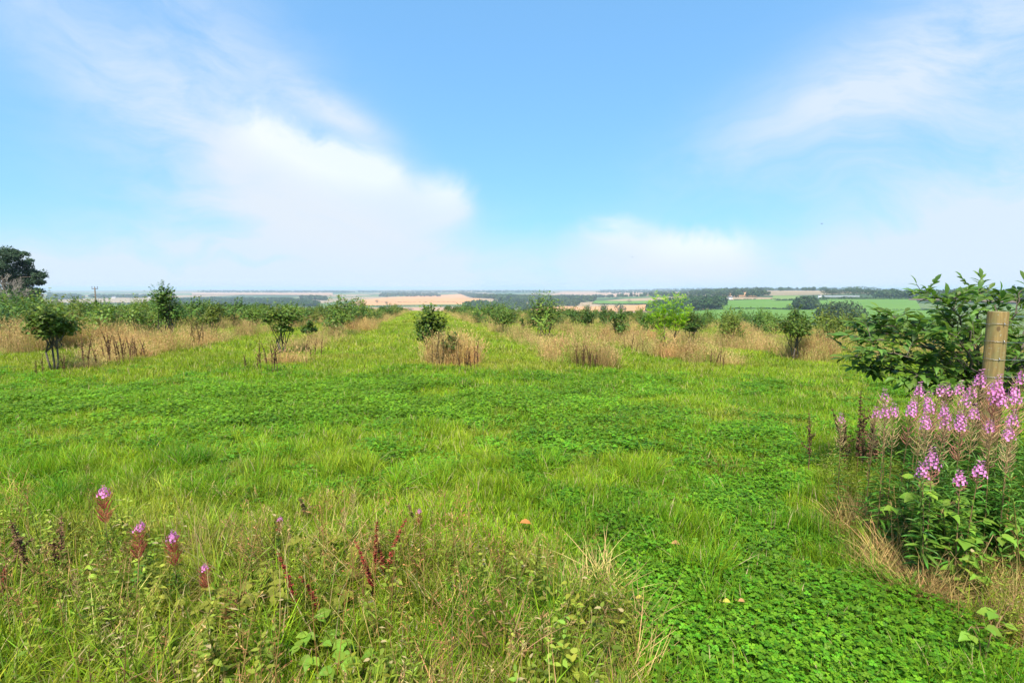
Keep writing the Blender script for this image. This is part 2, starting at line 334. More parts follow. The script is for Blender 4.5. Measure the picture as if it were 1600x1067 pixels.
# ================================================================== GROUND
def ground_mat():
    m_ = bpy.data.materials.new('ground'); m_.use_nodes = True; t = NT(m_.node_tree); pb = t.n['Principled BSDF']
    pos = t.node('ShaderNodeNewGeometry').outputs['Position']
    far = t.node('ShaderNodeAttribute', attribute_type='GEOMETRY', attribute_name='vary').outputs['Fac']
    n1 = t.noise(pos, 1.3, 5); n2 = t.noise(pos, 14., 4); n3 = t.noise(pos, .12, 3)
    near = t.mixc(t.smooth(n1, .35, .65), (.075, .115, .018, 1), (.13, .165, .03, 1))
    near = t.mixc(t.m('MULTIPLY', t.smooth(n2, .5, .75), .45), near, (.20, .16, .07, 1))
    near = t.mixc(t.m('MULTIPLY', t.smooth(n3, .45, .65), .4), near, (.19, .20, .045, 1))
    # far country: a patchwork of fields
    p2 = t.vscale(pos, (1, .55, 0)); dn = t.noise(pos, .0016, 2, .5, 0., 1)
    ad = t.node('ShaderNodeVectorMath', operation='MULTIPLY_ADD'); t.put(ad.inputs[0], dn); ad.inputs[1].default_value = (160, 160, 0); t.put(ad.inputs[2], p2)
    vo = t.node('ShaderNodeTexVoronoi', feature='F1', voronoi_dimensions='2D'); vo.inputs['Scale'].default_value = 1 / 330.; t.put(vo.inputs['Vector'], ad.outputs[0])
    sr = t.node('ShaderNodeSeparateColor'); t.put(sr.inputs[0], vo.outputs['Color'])
    cr = t.node('ShaderNodeValToRGB'); cr.color_ramp.interpolation = 'CONSTANT'; t.put(cr.inputs[0], sr.outputs[0])
    els_ = cr.color_ramp.elements
    els_[0].position = 0; els_[0].color = (.26, .185, .11, 1); els_[1].position = .20; els_[1].color = (.075, .13, .04, 1)
    for p_, c_ in ((.40, (.30, .21, .125, 1)), (.56, (.10, .14, .05, 1)), (.70, (.22, .165, .10, 1)), (.82, (.04, .07, .028, 1))):
        e_ = els_.new(p_); e_.color = c_
    farc = t.mixc(t.m('MULTIPLY', t.smooth(t.noise(pos, .02, 4), .4, .7), .25), cr.outputs[0], (.22, .2, .1, 1))
    vd = t.node('ShaderNodeTexVoronoi', feature='DISTANCE_TO_EDGE', voronoi_dimensions='2D'); vd.inputs['Scale'].default_value = 1 / 330.; t.put(vd.inputs['Vector'], ad.outputs[0])
    farc = t.mixc(t.smooth(vd.outputs[0], .045, .02), farc, (.035, .06, .022, 1))
    t.put(pb.inputs['Base Color'], t.mixc(far, near, farc))
    pb.inputs['Roughness'].default_value = .9; pb.inputs['Specular IOR Level'].default_value = .1
    return m_
mb = MB()
rr_ = np.concatenate([np.geomspace(.4, 130, 150), np.geomspace(140, 40000, 150)])
aa = np.radians(np.concatenate([np.linspace(-62, 62, 420), np.linspace(66, 294, 58)])); NA = len(aa)
gx = rr_[:, None] * np.sin(aa)[None]; gy = rr_[:, None] * np.cos(aa)[None]; gz = land(gx, gy)
V = np.stack([gx, gy, gz], 2).reshape(-1, 3); V = np.vstack([V, [0, 0, float(land(0, 0))]])
i, j = np.meshgrid(np.arange(len(rr_) - 1), np.arange(NA), indexing='ij'); j2 = (j + 1) % NA
q00 = i * NA + j; q01 = i * NA + j2; q10 = q00 + NA; q11 = q01 + NA
F_ = np.concatenate([np.stack([q00, q10, q11], 2).reshape(-1, 3), np.stack([q00, q11, q01], 2).reshape(-1, 3), np.stack([np.full(NA, len(V) - 1), np.arange(NA), (np.arange(NA) + 1) % NA], 1)])
mb.add(V, F_[:, [0, 2, 1]], ss(170, 420, np.hypot(V[:, 0], V[:, 1])))
M_ground = ground_mat()
tag(obj('ground', mb.mesh('ground', M_ground, True)), 'grassy hilltop ground falling away to a wide patchwork of fields', 'ground', kind='structure')
# ================================================================== NAMED FIELDS OF THE VALLEY (sheets lying on the land)
def field_mat(name, a, b, lines=0., ang=0., spc=24.):
    m_ = bpy.data.materials.new(name); m_.use_nodes = True; t = NT(m_.node_tree); pb = t.n['Principled BSDF']
    pos = t.node('ShaderNodeNewGeometry').outputs['Position']
    col = t.mixc(t.smooth(t.noise(pos, .012, 5, .6), .35, .65), c4(a), c4(b))
    if lines:
        mp = t.node('ShaderNodeMapping'); mp.inputs['Rotation'].default_value = (0, 0, R(ang)); t.put(mp.inputs[0], pos)
        wv = t.node('ShaderNodeTexWave', wave_type='BANDS', bands_direction='X'); wv.inputs['Scale'].default_value = 1 / spc; wv.inputs['Distortion'].default_value = 1.5; wv.inputs['Detail'].default_value = 2; wv.inputs['Detail Scale'].default_value = .3
        t.put(wv.inputs[0], mp.outputs[0])
        col = t.mixc(t.m('MULTIPLY', t.smooth(wv.outputs['Fac'], .72, .95), lines), col, (a[0] * .62, a[1] * .6, a[2] * .6, 1))
    t.put(pb.inputs['Base Color'], col); pb.inputs['Roughness'].default_value = .95; pb.inputs['Specular IOR Level'].default_value = .1
    return m_
M_tan = field_mat('stubble', (.50, .255, .11), (.43, .22, .095), .5, 40); M_tan2 = field_mat('pale_stubble', (.40, .245, .145), (.34, .21, .125), .55, -25, 40)
M_gf = field_mat('pasture', (.085, .17, .022), (.10, .18, .03)); M_gf2 = field_mat('pale_pasture', (.13, .19, .05), (.16, .2, .06)); M_pl = field_mat('ploughed', (.15, .095, .065), (.12, .08, .055)); M_pale = field_mat('pale_crop', (.30, .22, .135), (.25, .19, .12))
NZ = [0]
def field(corners, mat, label, name='field'):
    P = [far_hit(*c)[:2] for c in corners]; nu, nv = 24, 14; NZ[0] += 1
    s_, t_ = np.meshgrid(np.linspace(0, 1, nu), np.linspace(0, 1, nv), indexing='ij')
    xy = sum(np.multiply.outer(wt, p) for wt, p in zip(((1 - s_) * (1 - t_), s_ * (1 - t_), s_ * t_, (1 - s_) * t_), P))
    v = np.dstack([xy, land(xy[..., 0], xy[..., 1]) + .5 + .12 * NZ[0]]).reshape(-1, 3)
    i, j = np.meshgrid(np.arange(nu - 1), np.arange(nv - 1), indexing='ij'); a = i * nv + j
    f = np.concatenate([np.stack([a, a + nv, a + nv + 1], 2).reshape(-1, 3), np.stack([a, a + nv + 1, a + 1], 2).reshape(-1, 3)])
    m_ = MB(); m_.add(v, f)
    tag(obj(name, m_.mesh(name, mat, True)), label, 'field', kind='structure')
field([(480, 476), (560, 469), (470, 466), (380, 470)], M_pale, 'pale cropped field behind the dark wood left of centre')
field([(530, 478), (765, 476), (720, 459.5), (600, 465)], M_tan, 'orange stubble field on the hill just left of centre', 'stubble_field')
field([(585, 476.5), (790, 477.5), (785, 473), (640, 473.5)], M_gf2, 'thin green strip across the orange stubble hill')
field([(535, 492), (800, 496), (770, 480), (560, 481)], M_tan2, 'pale pink stubble field with tracks below the green strip', 'stubble_field')
field([(775, 497), (1080, 499), (1060, 486), (775, 485)], M_gf2, 'pale green meadow beyond the end of the rows')
field([(822, 484.5), (1045, 484), (1036, 475), (828, 476)], M_tan, 'narrow orange stubble field beside the village trees', 'stubble_field')
field([(925, 474.5), (1045, 474.5), (1040, 470), (930, 470)], M_gf, 'narrow green pasture beyond the orange stubble field')
field([(860, 461), (1075, 461), (1050, 455.5), (880, 456)], M_tan2, 'pale stubble fields far off under the skyline', 'stubble_field')
field([(1125, 486), (1440, 486), (1430, 467.5), (1125, 471)], M_gf, 'broad bright green pasture on the slope below the ridge trees')
field([(1040, 505), (1480, 520), (1460, 487), (1060, 489)], M_gf, 'bright green pasture beyond the hedge around the big dark tree')
field([(1120, 463.5), (1182, 464.5), (1178, 457.5), (1122, 458)], M_tan, 'small orange stubble field on the wooded hillside', 'stubble_field')
field([(1206, 471), (1256, 470), (1250, 463), (1208, 463)], M_gf2, 'small pale green field below the wooded skyline')
field([(1420, 470), (1640, 476), (1640, 455), (1420, 455)], M_pl, 'brown ploughed field on the ridge at far right', 'ploughed_field')
field([(60, 474), (330, 474), (330, 467), (60, 467)], M_pale, 'pale cropped field behind the utility pole')
field([(150, 480), (330, 480), (330, 474.5), (150, 474.5)], M_gf2, 'thin yellow green strip of field behind the utility pole')
field([(300, 461), (520, 462), (520, 457.5), (300, 457)], M_tan2, 'pale stubble field beyond the dark wood on the left', 'stubble_field')
# ================================================================== FAR TREES
M_fleaf = plant_mat('far_foliage', inst=True, trans=.15, spread=.5, hue=.02, rough=.8, spec=.1)
M_bark = solid('bark', (.13, .10, .075), .9, 6, .5, .6, (1, 1, .25))
def crown_mesh(n, rx, rz, z0, leaf, lob=6, seedflat=.0, squash=1.):
    """crown of leaf-sized clumps through several lobes"""
    m_ = MB(); cs = rand_dirs(lob) * np.array([rx * .55, rx * .55, rz * .5]); cs = np.vstack([cs, [[0, 0, rz * .25]]])
    per = n // len(cs)
    for c in cs:
        rr2 = rng.uniform(.5, .72)
        dd = rand_dirs(per, -.75, 1.); rad = rng.uniform(.72, 1.05, per) ** .6
        p_ = c + dd * np.array([rx, rx, rz]) * rr2 * rad[:, None]; p_[:, 2] += z0
        nr = unit(dd + rng.normal(0, .5, (per, 3)) + [0, 0, .3]); tg = unit(np.cross(nr, rng.normal(0, 1, (per, 3))))
        L_ = leaf * rng.uniform(.7, 1.4, per)
        leaves(m_, p_ - tg * L_[:, None] * .5, tg, nr, L_, L_ * .8, LEAF2, np.clip(rng.uniform(.2, .8) * .5 + rng.random(per) * .5, 0, 1))
    return m_
FAR = [proto('far_tree_%d' % k, crown_mesh(230, .42, .46, .5, .17), M_fleaf) for k in range(5)]
def tint_noise(n, col, amp=.25):
    k_ = rng.normal(1, amp, n).clip(.5, 1.6)[:, None]; return np.array(col)[None] * k_ * rng.normal(1, .06, (n, 3))
def wood(poly, ht, dens, label, col=(.040, .068, .022), cat='wood'):
    P = [far_hit(*c)[:2] for c in poly]; xs = [p_[0] for p_ in P]; ys = [p_[1] for p_ in P]
    A = (max(xs) - min(xs)) * (max(ys) - min(ys)); n = int(min(9000, A * dens))
    x = rng.uniform(min(xs), max(xs), n); y = rng.uniform(min(ys), max(ys), n); k_ = inside(x, y, P); x, y = x[k_], y[k_]
    if len(x) > 1500: x, y = x[:1500], y[:1500]
    if len(x) < 4: x = np.array(xs); y = np.array(ys)
    n = len(x); s_ = 1.3 * ht * rng.uniform(.65, 1.12, n)
    scatter('wood', FAR, np.stack([x, y, land(x, y) - .05 * s_], 1), np.stack([0 * x, 0 * x, rng.uniform(0, 6.28, n)], 1), np.stack([s_ * 1.1, s_ * 1.1, s_], 1), rng.integers(0, 5, n), tint_noise(n, col), label, cat)
G1 = (.040, .072, .024); G2 = (.05, .08, .03)
wood([(225, 479), (500, 480), (485, 473), (440, 470), (330, 469), (260, 472)], 15, 1 / 100., 'long dark wood on the slope behind the tall left bush', G1)
wood([(715, 459), (800, 466), (800, 471), (762, 467), (722, 460)], 17, 1 / 160., 'wedge of dark wood running down from the top of the orange hill', G2)
wood([(724, 486), (764, 487), (760, 479), (730, 479)], 17, 1 / 110., 'compact dark wood at the foot of the orange hill', G1)
wood([(768, 480), (825, 485), (905, 478), (905, 468), (790, 466)], 15, 1 / 900., 'scattered village trees around the small houses right of centre', G2)
wood([(770, 487), (825, 487), (825, 484), (775, 482)], 15, 1 / 250., 'row of village trees nearest the orange stubble field', G2)
wood([(790, 463), (930, 468), (930, 472), (800, 472)], 15, 1 / 350., 'dark woods behind the village', G2)
wood([(1010, 489), (1050, 491), (1130, 484), (1130, 474), (1080, 473), (1020, 482)], 15, 1 / 190., 'dark wood behind the bright green sapling', G1)
wood([(1045, 465), (1205, 468), (1205, 462), (1150, 456), (1080, 459)], 14, 1 / 1300., 'wooded hillside under the right skyline', G2)
wood([(1240, 486), (1276, 486), (1272, 480), (1244, 480)], 15, 1 / 100., 'dark clump of trees left of the big hedgerow tree', G1)
wood([(1372, 467.5), (1600, 471), (1600, 465), (1375, 463.5)], 15, 1 / 130., 'belt of trees along the ridge on the right', G2)
wood([(76, 469), (135, 468), (120, 464), (76, 460)], 17, 1 / 500., 'blue grey wood on the hillside beside the pine', G2)
wood([(138, 466), (252, 466), (250, 463.5), (140, 463.5)], 15, 1 / 900., 'row of far trees around the white houses', G2)
wood([(140, 478), (250, 477), (250, 475.5), (140, 476)], 8, 1 / 300., 'low dark hedge trees behind the utility pole', G2)
wood([(470, 469), (510, 470), (508, 467), (472, 466)], 17, 1 / 400., 'small far wood beyond the long dark wood', G2)
wood([(590, 464), (690, 464), (680, 460), (600, 460)], 16, 1 / 2200., 'blue grey wood beyond the orange hill', G2)
wood([(300, 457.5), (560, 458), (540, 455.5), (320, 455.5)], 17, 1 / 5200., 'thin far woods along the left skyline', G2)
wood([(560, 457.5), (860, 458), (860, 455.5), (560, 455.5)], 17, 1 / 6500., 'thin far woods along the middle skyline', G2)
wood([(870, 464), (1060, 465), (1060, 461.5), (880, 462)], 15, 1 / 3000., 'scattered woods in the far valley right of centre', G2)
wood([(930, 457.5), (1290, 457), (1290, 453.5), (940, 454.5)], 16, 1 / 7000., 'thin far woods along the right skyline', G2)
# hedges: one thing each
M_htree = plant_mat('hedge_foliage', (.045, .075, .025), trans=.15, spread=.5, rough=.8, spec=.1)
def hedge(a, b, ht, label, n=None, gap=.0, fac=.9):
    A, B = far_hit(*a), far_hit(*b); Lh = np.hypot(*(B - A)[:2]); n = n or int(min(160, Lh / (ht * .7)))
    m_ = MB()
    for k_ in range(n):
        if rng.random() < gap: continue
        p_ = A + (B - A) * (k_ + rng.uniform(-.3, .3)) / n; s_ = ht * rng.uniform(.6, 1.25)
        dd = rand_dirs(26, -.3, 1.); c_ = np.array([p_[0], p_[1], land(p_[0], p_[1]) + s_ * .45]) + dd * np.array([s_ * fac, s_ * fac, s_ * .5])
        nr = unit(dd + rng.normal(0, .4, dd.shape)); tg = unit(np.cross(nr, rng.normal(0, 1, nr.shape)))
        leaves(m_, c_ - tg * s_ * .3, tg, nr, s_ * .65, s_ * .6, LEAF2)
    tag(obj('hedge', m_.mesh('hedge', M_htree)), label, 'hedge', 'field hedges')
hedge((1070, 488.5), (1250, 486), 3.2, 'long low hedge between the two green pastures left of the big tree', gap=.1)
hedge((1340, 485.5), (1500, 485.5), 1.8, 'thin straight hedge between the two green pastures right of the big tree')
hedge((1130, 471), (1240, 469), 3., 'dotted hedge along the top edge of the broad pasture', gap=.35)
hedge((1285, 468.4), (1420, 468.4), 5.5, 'dark hedge below the pale roof on the ridge')
hedge((585, 473), (790, 472.5), 2., 'thin hedge above the green strip on the orange hill', gap=.3)
hedge((560, 478.5), (735, 478), 2., 'thin hedge below the green strip on the orange hill', gap=.3)
hedge((925, 475), (1050, 475), 3., 'hedge along the back of the narrow orange field', gap=.2)
hedge((1210, 471), (1290, 470), 4., 'short thick hedge under the small pale green field')
# far single trees: one thing each, trunk and crown
M_tree = [plant_mat('tree_foliage', (.040, .066, .021), trans=.15, spread=.5, rough=.75, spec=.15), plant_mat('tree_foliage_pale', (.07, .10, .035), trans=.15, spread=.5, rough=.75, spec=.15)]
def far_tree(px, py, top, wpx, label, n=900, kind=0, group='single trees in the valley', lob=9):
    b = far_hit(px, py); dist = b[1]; ht = (py - top) / FOC * dist; wd = wpx / FOC * dist
    t_ = empty('broadleaf_tree', b, label, 'tree', group)
    m_ = MB(); tube(m_, [[0, 0, -.3], [0, 0, ht * .25], [.02 * ht, 0, ht * .6]], [ht * .035, ht * .028, ht * .01], 6)
    for k_ in range(4):
        a = k_ * 1.6 + .3; tube(m_, [[0, 0, ht * .2], [math.cos(a) * wd * .2, math.sin(a) * wd * .2, ht * .45], [math.cos(a) * wd * .3, math.sin(a) * wd * .3, ht * .6]], [ht * .018, ht * .012, ht * .005], 5)
    obj('trunk', m_.mesh('trunk', M_bark), t_)
    m_ = crown_mesh(n, wd * .5, ht * .47, ht * .53, max(.085 * ht, .4), lob)
    obj('crown', m_.mesh('crown', M_tree[kind]), t_)
far_tree(1312, 510, 470, 58, 'big round dark tree standing alone in the hedge of the green pasture', 2600, 0, lob=14)
far_tree(1284, 507, 476, 30, 'smaller paler tree leaning against the big dark hedgerow tree', 900, 1)
far_tree(1352, 506, 490, 22, 'small thin tree at the right foot of the big dark hedgerow tree', 300, 1)
far_tree(1258, 485, 464, 34, 'squarish dark tree between the two pastures', 1000, 0)
far_tree(1233, 486, 475, 12, 'small round tree just left of the squarish dark tree', 300, 0)
far_tree(552, 484, 470, 38, 'broad dark tree clump standing in the pale pink stubble', 900, 0)
far_tree(521, 485, 475, 13, 'small round tree left of the broad clump in the stubble', 300, 0)
far_tree(640, 490, 479, 12, 'small dark tree at the end of the grass alley', 300, 0)
far_tree(589, 474, 467.5, 7, 'tiny dark tree on the left of the green strip', 150, 0)
far_tree(604, 477, 470.5, 7, 'tiny pale tree on the green strip on the orange hill', 150, 1)
far_tree(918, 487, 476, 13, 'round dark tree in front of the narrow orange field', 350, 0)
far_tree(943, 488, 473, 15, 'tall dark tree right of the round tree by the narrow orange field', 350, 0)
far_tree(968, 489, 474, 22, 'wide dark tree at the right end of the narrow orange field', 500, 0)
far_tree(983, 474, 467, 9, 'small far tree above the narrow green pasture', 150, 0)
far_tree(1301, 462.5, 449.5, 34, 'wide flat crowned tree on the ridge left of the pale roof', 1700, 0, 'trees on the ridge')
far_tree(1334, 462.5, 446.5, 40, 'domed tree on the ridge above the pale roof, highest of the ridge crowns', 2000, 0, 'trees on the ridge')
far_tree(1364, 465, 450, 30, 'round ridge tree right of the domed tree', 1500, 0, 'trees on the ridge')
far_tree(1393, 465, 450.5, 36, 'wide ridge tree just left of the leafy shrub', 1500, 0, 'trees on the ridge')
far_tree(1582, 462, 444, 5, 'narrow upright tree on the ridge at far right', 200, 0, 'trees on the ridge')
far_tree(1500, 462, 449, 26, 'round ridge tree showing behind the leafy shrub', 800, 0, 'trees on the ridge')
# houses: tiny, still walls and roofs
M_wall = solid('render_wall', (.74, .72, .68), .8, 2., .1); M_roof = solid('slate_roof', (.13, .12, .125), .7, 2., .2); M_roofr = solid('tile_roof', (.30, .15, .10), .8, 2., .3); M_glass = solid('window_glass', (.05, .06, .08), .15, 1, .1)
def house(px, py, wid, ht, label, red=False, rz=0.):
    b = far_hit(px, py); t_ = empty('house', b, label, 'house', 'far houses', rz); dp = wid * .6
    m_ = MB(); box(m_, (-wid / 2, -dp / 2, -1), (wid / 2, dp / 2, ht)); m_.add([[-wid / 2, -dp / 2, ht], [-wid / 2, dp / 2, ht], [-wid / 2, 0, ht + dp * .45], [wid / 2, -dp / 2, ht], [wid / 2, dp / 2, ht], [wid / 2, 0, ht + dp * .45]], [[0, 2, 1], [3, 4, 5]])
    obj('wall', m_.mesh('wall', M_wall), t_)
    m_ = MB(); o_ = .35
    for s_ in (-1, 1):
        a = [[-wid / 2 - o_, s_ * (dp / 2 + o_), ht - .15], [wid / 2 + o_, s_ * (dp / 2 + o_), ht - .15], [wid / 2 + o_, 0, ht + dp * .45 + .12], [-wid / 2 - o_, 0, ht + dp * .45 + .12]]
        a2 = [[x, y, z + .2] for x, y, z in a]; m_.add(a + a2, [[0, 1, 2], [0, 2, 3], [4, 6, 5], [4, 7, 6], [0, 4, 5], [0, 5, 1], [1, 5, 6], [1, 6, 2], [3, 2, 6], [3, 6, 7], [0, 3, 7], [0, 7, 4]])
    r_ = obj('roof', m_.mesh('roof', M_roofr if red else M_roof), t_)
    m_ = MB(); box(m_, (wid * .3, -.5, ht + dp * .25), (wid * .3 + 1., .5, ht + dp * .45 + 1.2)); obj('chimney', m_.mesh('chimney', M_wall), r_)
    for k_ in (-.3, 0, .3):
        m_ = MB(); box(m_, (k_ * wid - .6, -dp / 2 - .03, ht * .35), (k_ * wid + .6, -dp / 2 + .05, ht * .75)); obj('window', m_.mesh('window', M_glass), t_)
for px, py, wd_, ht_, lb in ((152, 465.5, 26, 6, 'long white house left of the far tree row'), (178, 466, 20, 6, 'white house beside the utility pole in the far tree row'), (205, 465.5, 24, 6, 'white house in the middle of the far tree row'), (236, 466, 26, 6, 'white house at the right end of the far tree row'),
                              (783, 482, 14, 5, 'pale house at the edge of the village nearest the orange hill'), (794, 478, 12, 5, 'small pale house among the village trees'), (815, 470, 16, 6, 'white house high up in the village'), (806, 487, 12, 5, 'pale cottage low down among the village trees'), (842, 482, 12, 5, 'small pale house right of the village'),
                              (897, 473.5, 22, 5, 'long white farm building right of the village'), (868, 470, 14, 5, 'white house among the woods behind the village'), (1281, 467, 7, 7, 'narrow white house beside the pale roof on the ridge'), (1140, 468.5, 12, 5, 'small white house on the wooded hillside')):
    house(px, py, wd_, ht_, lb, rz=rng.uniform(-.4, .4))
# long pale-roofed growing tunnel on the ridge
b = far_hit(1314, 464.6); t_ = empty('polytunnel', b, 'long pale polytunnel roof between the ridge trees and their dark hedge', 'polytunnel')
m_ = MB(); Lx = 55 / FOC * b[1]; hh = 3.2; n_ = 9; vv = []
for x_ in (-Lx / 2, Lx / 2):
    for k_ in range(n_):
        a = math.pi * k_ / (n_ - 1); vv.append([x_, -math.cos(a) * 5, math.sin(a) * hh + 1.])
ff = []
for k_ in range(n_ - 1): ff += [[k_, k_ + n_, k_ + n_ + 1], [k_, k_ + n_ + 1, k_ + 1]]
m_.add(vv, ff); obj('tunnel_cover', m_.mesh('tunnel_cover', solid('polythene', (.22, .23, .235), .4, .3, .15)), t_)
m_ = MB(); box(m_, (-.15, -.1, -.5), (.15, .1, 1.)); me_ = m_.mesh('post', M_roof)
for x_ in np.linspace(-Lx / 2, Lx / 2, 8):
    for y_ in (-5, 5): obj('post', me_, t_, (x_, y_, 0))
# wind turbine, very faint on the skyline
b = far_hit(1104, 455); k_ = b[1] / FOC
t_ = empty('wind_turbine', b, 'tiny pale wind turbine on the skyline right of the sapling', 'wind turbine'); M_wt = solid('turbine_white', (.6, .62, .64), .5)
m_ = MB(); tube(m_, [[0, 0, -2], [0, 0, 7.5 * k_]], [.28 * k_, .16 * k_], 8); obj('tower', m_.mesh('tower', M_wt), t_)
m_ = MB(); tube(m_, [[0, -.9 * k_, 7.6 * k_], [0, .9 * k_, 7.6 * k_]], .25 * k_, 8); obj('nacelle', m_.mesh('nacelle', M_wt), t_)
for a in (R(40), R(160), R(280)):
    m_ = MB(); tube(m_, [[0, -1. * k_, 7.6 * k_], [math.sin(a) * 5.5 * k_, -1. * k_, 7.6 * k_ + math.cos(a) * 5.5 * k_]], [.2 * k_, .05 * k_], 5); obj('blade', m_.mesh('blade', M_wt), t_)
# birds
for px, py, dd_, lb in ((1284, 350, 130, 'tiny dark bird gliding high in the clear right sky'), (988, 402, 170, 'tiny dark bird low over the right hand cloud bank')):
    t_ = obj('bird', None, None, at(px, py, dd_)); tag(t_, lb, 'bird', 'birds in the sky')
    m_ = MB(); tube(m_, [[-.16, 0, 0], [-.06, 0, .02], [.08, 0, .02], [.2, 0, .03]], [.01, .05, .05, .015], 6); M_bird = solid('bird_feathers', (.06, .06, .065), .7)
    obj('body', m_.mesh('body', M_bird), t_)
    for s_ in (-1, 1):
        m_ = MB(); v_ = np.array([[.08, s_ * .03, .03], [-.04, s_ * .03, .03], [.1, s_ * .22, .13], [-.03, s_ * .22, .13], [0, s_ * .5, .08]]); m_.add(np.vstack([v_, v_ + [0, 0, .012]]), [[0, 1, 3], [0, 3, 2], [2, 3, 4], [5, 8, 6], [5, 7, 8], [7, 9, 8], [0, 2, 7], [0, 7, 5], [1, 6, 8], [1, 8, 3]]); obj('wing', m_.mesh('wing', M_bird), t_)
# utility pole
tp = at(148, 449.5, 105.); b = np.array([tp[0], tp[1], land(tp[0], tp[1])]); ph = tp[2] - b[2]
M_wood = solid('weathered_wood', (.16, .125, .09), .85, 10, .4, .4, (1, 1, .1)); M_ins = solid('insulator', (.08, .06, .05), .3)
t_ = empty('utility_pole', b, 'dark wooden utility pole with two crossarm insulators behind the left bushes', 'utility pole')
m_ = MB(); tube(m_, [[0, 0, -.3], [0, 0, ph]], [.15, .11], 10); obj('pole', m_.mesh('pole', M_wood), t_)
m_ = MB(); box(m_, (-.62, -.06, ph - .26), (.62, .06, ph - .12)); obj('crossarm', m_.mesh('crossarm', M_wood), t_)
for x_ in (-.55, 0.0, .55):
    m_ = MB(); tube(m_, [[x_, 0, ph - .13], [x_, 0, ph + .08], [x_, 0, ph + .1], [x_, 0, ph + .22], [x_, 0, ph + .26]], [.025, .025, .06, .065, .03], 8); obj('insulator', m_.mesh('insulator', M_ins), t_)
# ================================================================== GRASS AND HERBS ON THE HILLTOP (uncountable: geometry-node scatter)
M_grass = plant_mat('grass_blades', inst=True, dry_at=.93, spread=.42, trans=.38, rough=.55, spec=.15, hue=.035)
M_clov = plant_mat('clover_leaves', inst=True, dry_at=2., spread=.38, trans=.3, rough=.5, spec=.15, hue=.02)
M_dry = plant_mat('dry_grass', inst=True, dry_at=2., spread=.38, trans=.3, rough=.8, spec=.1, hue=.03)
def tuft(n, rad, L, Wd, lean, bend, segs=3):
    m_ = MB(); r_ = rad * np.sqrt(rng.random(n)); a = rng.uniform(0, 6.283, n)
    blades(m_, np.stack([r_ * np.cos(a), r_ * np.sin(a), -.01 + 0 * a], 1), L * rng.uniform(.55, 1.15, n), Wd * rng.uniform(.7, 1.3, n), rng.normal(lean, .22, n), rng.uniform(.3, 1.) * bend * rng.uniform(.4, 1.4, n), rng.uniform(0, 6.283, n), segs=segs)
    return m_
GR = [proto('grass_%d' % k, tuft(75, .11, .13, .0048, .25, 1.1), M_grass) for k in range(5)]
GRL = [proto('long_grass_%d' % k, tuft(60, .09, .34, .0058, .25, 1.5, 4), M_grass) for k in range(5)]
GRF = [proto('far_grass_%d' % k, tuft(85, .17, .13, .008, .3, 1., 2), M_grass) for k in range(4)]
def clover(n, rad):
    m_ = MB(); r_ = rad * np.sqrt(rng.random(n)); a = rng.uniform(0, 6.283, n)
    c = np.stack([r_ * np.cos(a), r_ * np.sin(a), rng.uniform(.035, .085, n)], 1); va = rng.random(n)
    nr = unit(np.stack([rng.normal(0, .28, n), rng.normal(0, .28, n), np.ones(n)], 1)); a0 = rng.uniform(0, 6.28, n); S = rng.uniform(.010, .018, n)
    for k in range(3):
        th = a0 + k * 2.094; d_ = np.stack([np.cos(th), np.sin(th), .0 * th], 1); d_ = unit(d_ - nr * (d_ * nr).sum(1)[:, None])
        leaves(m_, c, d_, nr, S, S * .95, LEAF4, va)
    return m_
CL = [proto('clover_%d' % k, clover(62, .13), M_clov) for k in range(4)]
def dry_tuft(n, rad, L, head=4):
    m_ = MB(); r_ = rad * np.sqrt(rng.random(n)); a = rng.uniform(0, 6.283, n)
    tip, td = blades(m_, np.stack([r_ * np.cos(a), r_ * np.sin(a), 0 * a], 1), L * rng.uniform(.4, 1.15, n), .006, rng.normal(.1, .13, n), rng.uniform(0, .55, n), rng.uniform(0, 6.283, n), segs=2, taper=False)
    for k in range(head):
        b_ = tip - td * (L * .045 * k); az_ = rand_dirs(n, -.2, .6)
        leaves(m_, b_, unit(td + az_ * .5), rand_dirs(n), L * .07, L * .012, LEAF2)
    nb = n // 2; r_ = rad * np.sqrt(rng.random(nb)); a = rng.uniform(0, 6.283, nb)
    blades(m_, np.stack([r_ * np.cos(a), r_ * np.sin(a), 0 * a], 1), L * .5 * rng.uniform(.5, 1.1, nb), .006, rng.normal(.4, .2, nb), rng.uniform(.3, 1.3, nb), rng.uniform(0, 6.283, nb), segs=3)
    return m_
DR = [proto('dry_tuft_%d' % k, dry_tuft(34, .22, 1.), M_dry) for k in range(4)]
DRF = [proto('far_dry_tuft_%d' % k, dry_tuft(26, .32, 1., 3), M_dry) for k in range(3)]
ST = [proto('straw_%d' % k, tuft(80, .14, .36, .0042, .85, .7, 3), M_dry) for k in range(3)]
def seed_grass():
    """a few tall arching stems with a soft seed head each"""
    m_ = MB(); n = 5; r_ = .08 * rng.random(n); a = rng.uniform(0, 6.283, n)
    tip, td = blades(m_, np.stack([r_ * np.cos(a), r_ * np.sin(a), 0 * a], 1), rng.uniform(.38, .7, n), .0032, rng.normal(.2, .15, n), rng.uniform(.1, .9, n), rng.uniform(0, 6.283, n), segs=4, taper=False)
    for q in range(26):
        b_ = tip + td * (.0028 * (q - 12)); az_ = rand_dirs(n, -.3, .3)
        leaves(m_, b_ + az_ * .002, unit(td + az_ * .7), rand_dirs(n), .016 * (1 - abs(q - 12) / 16), .005, LEAF2)
    return m_
SG = [proto('seed_grass_%d' % k, seed_grass(), M_dry) for k in range(4)]
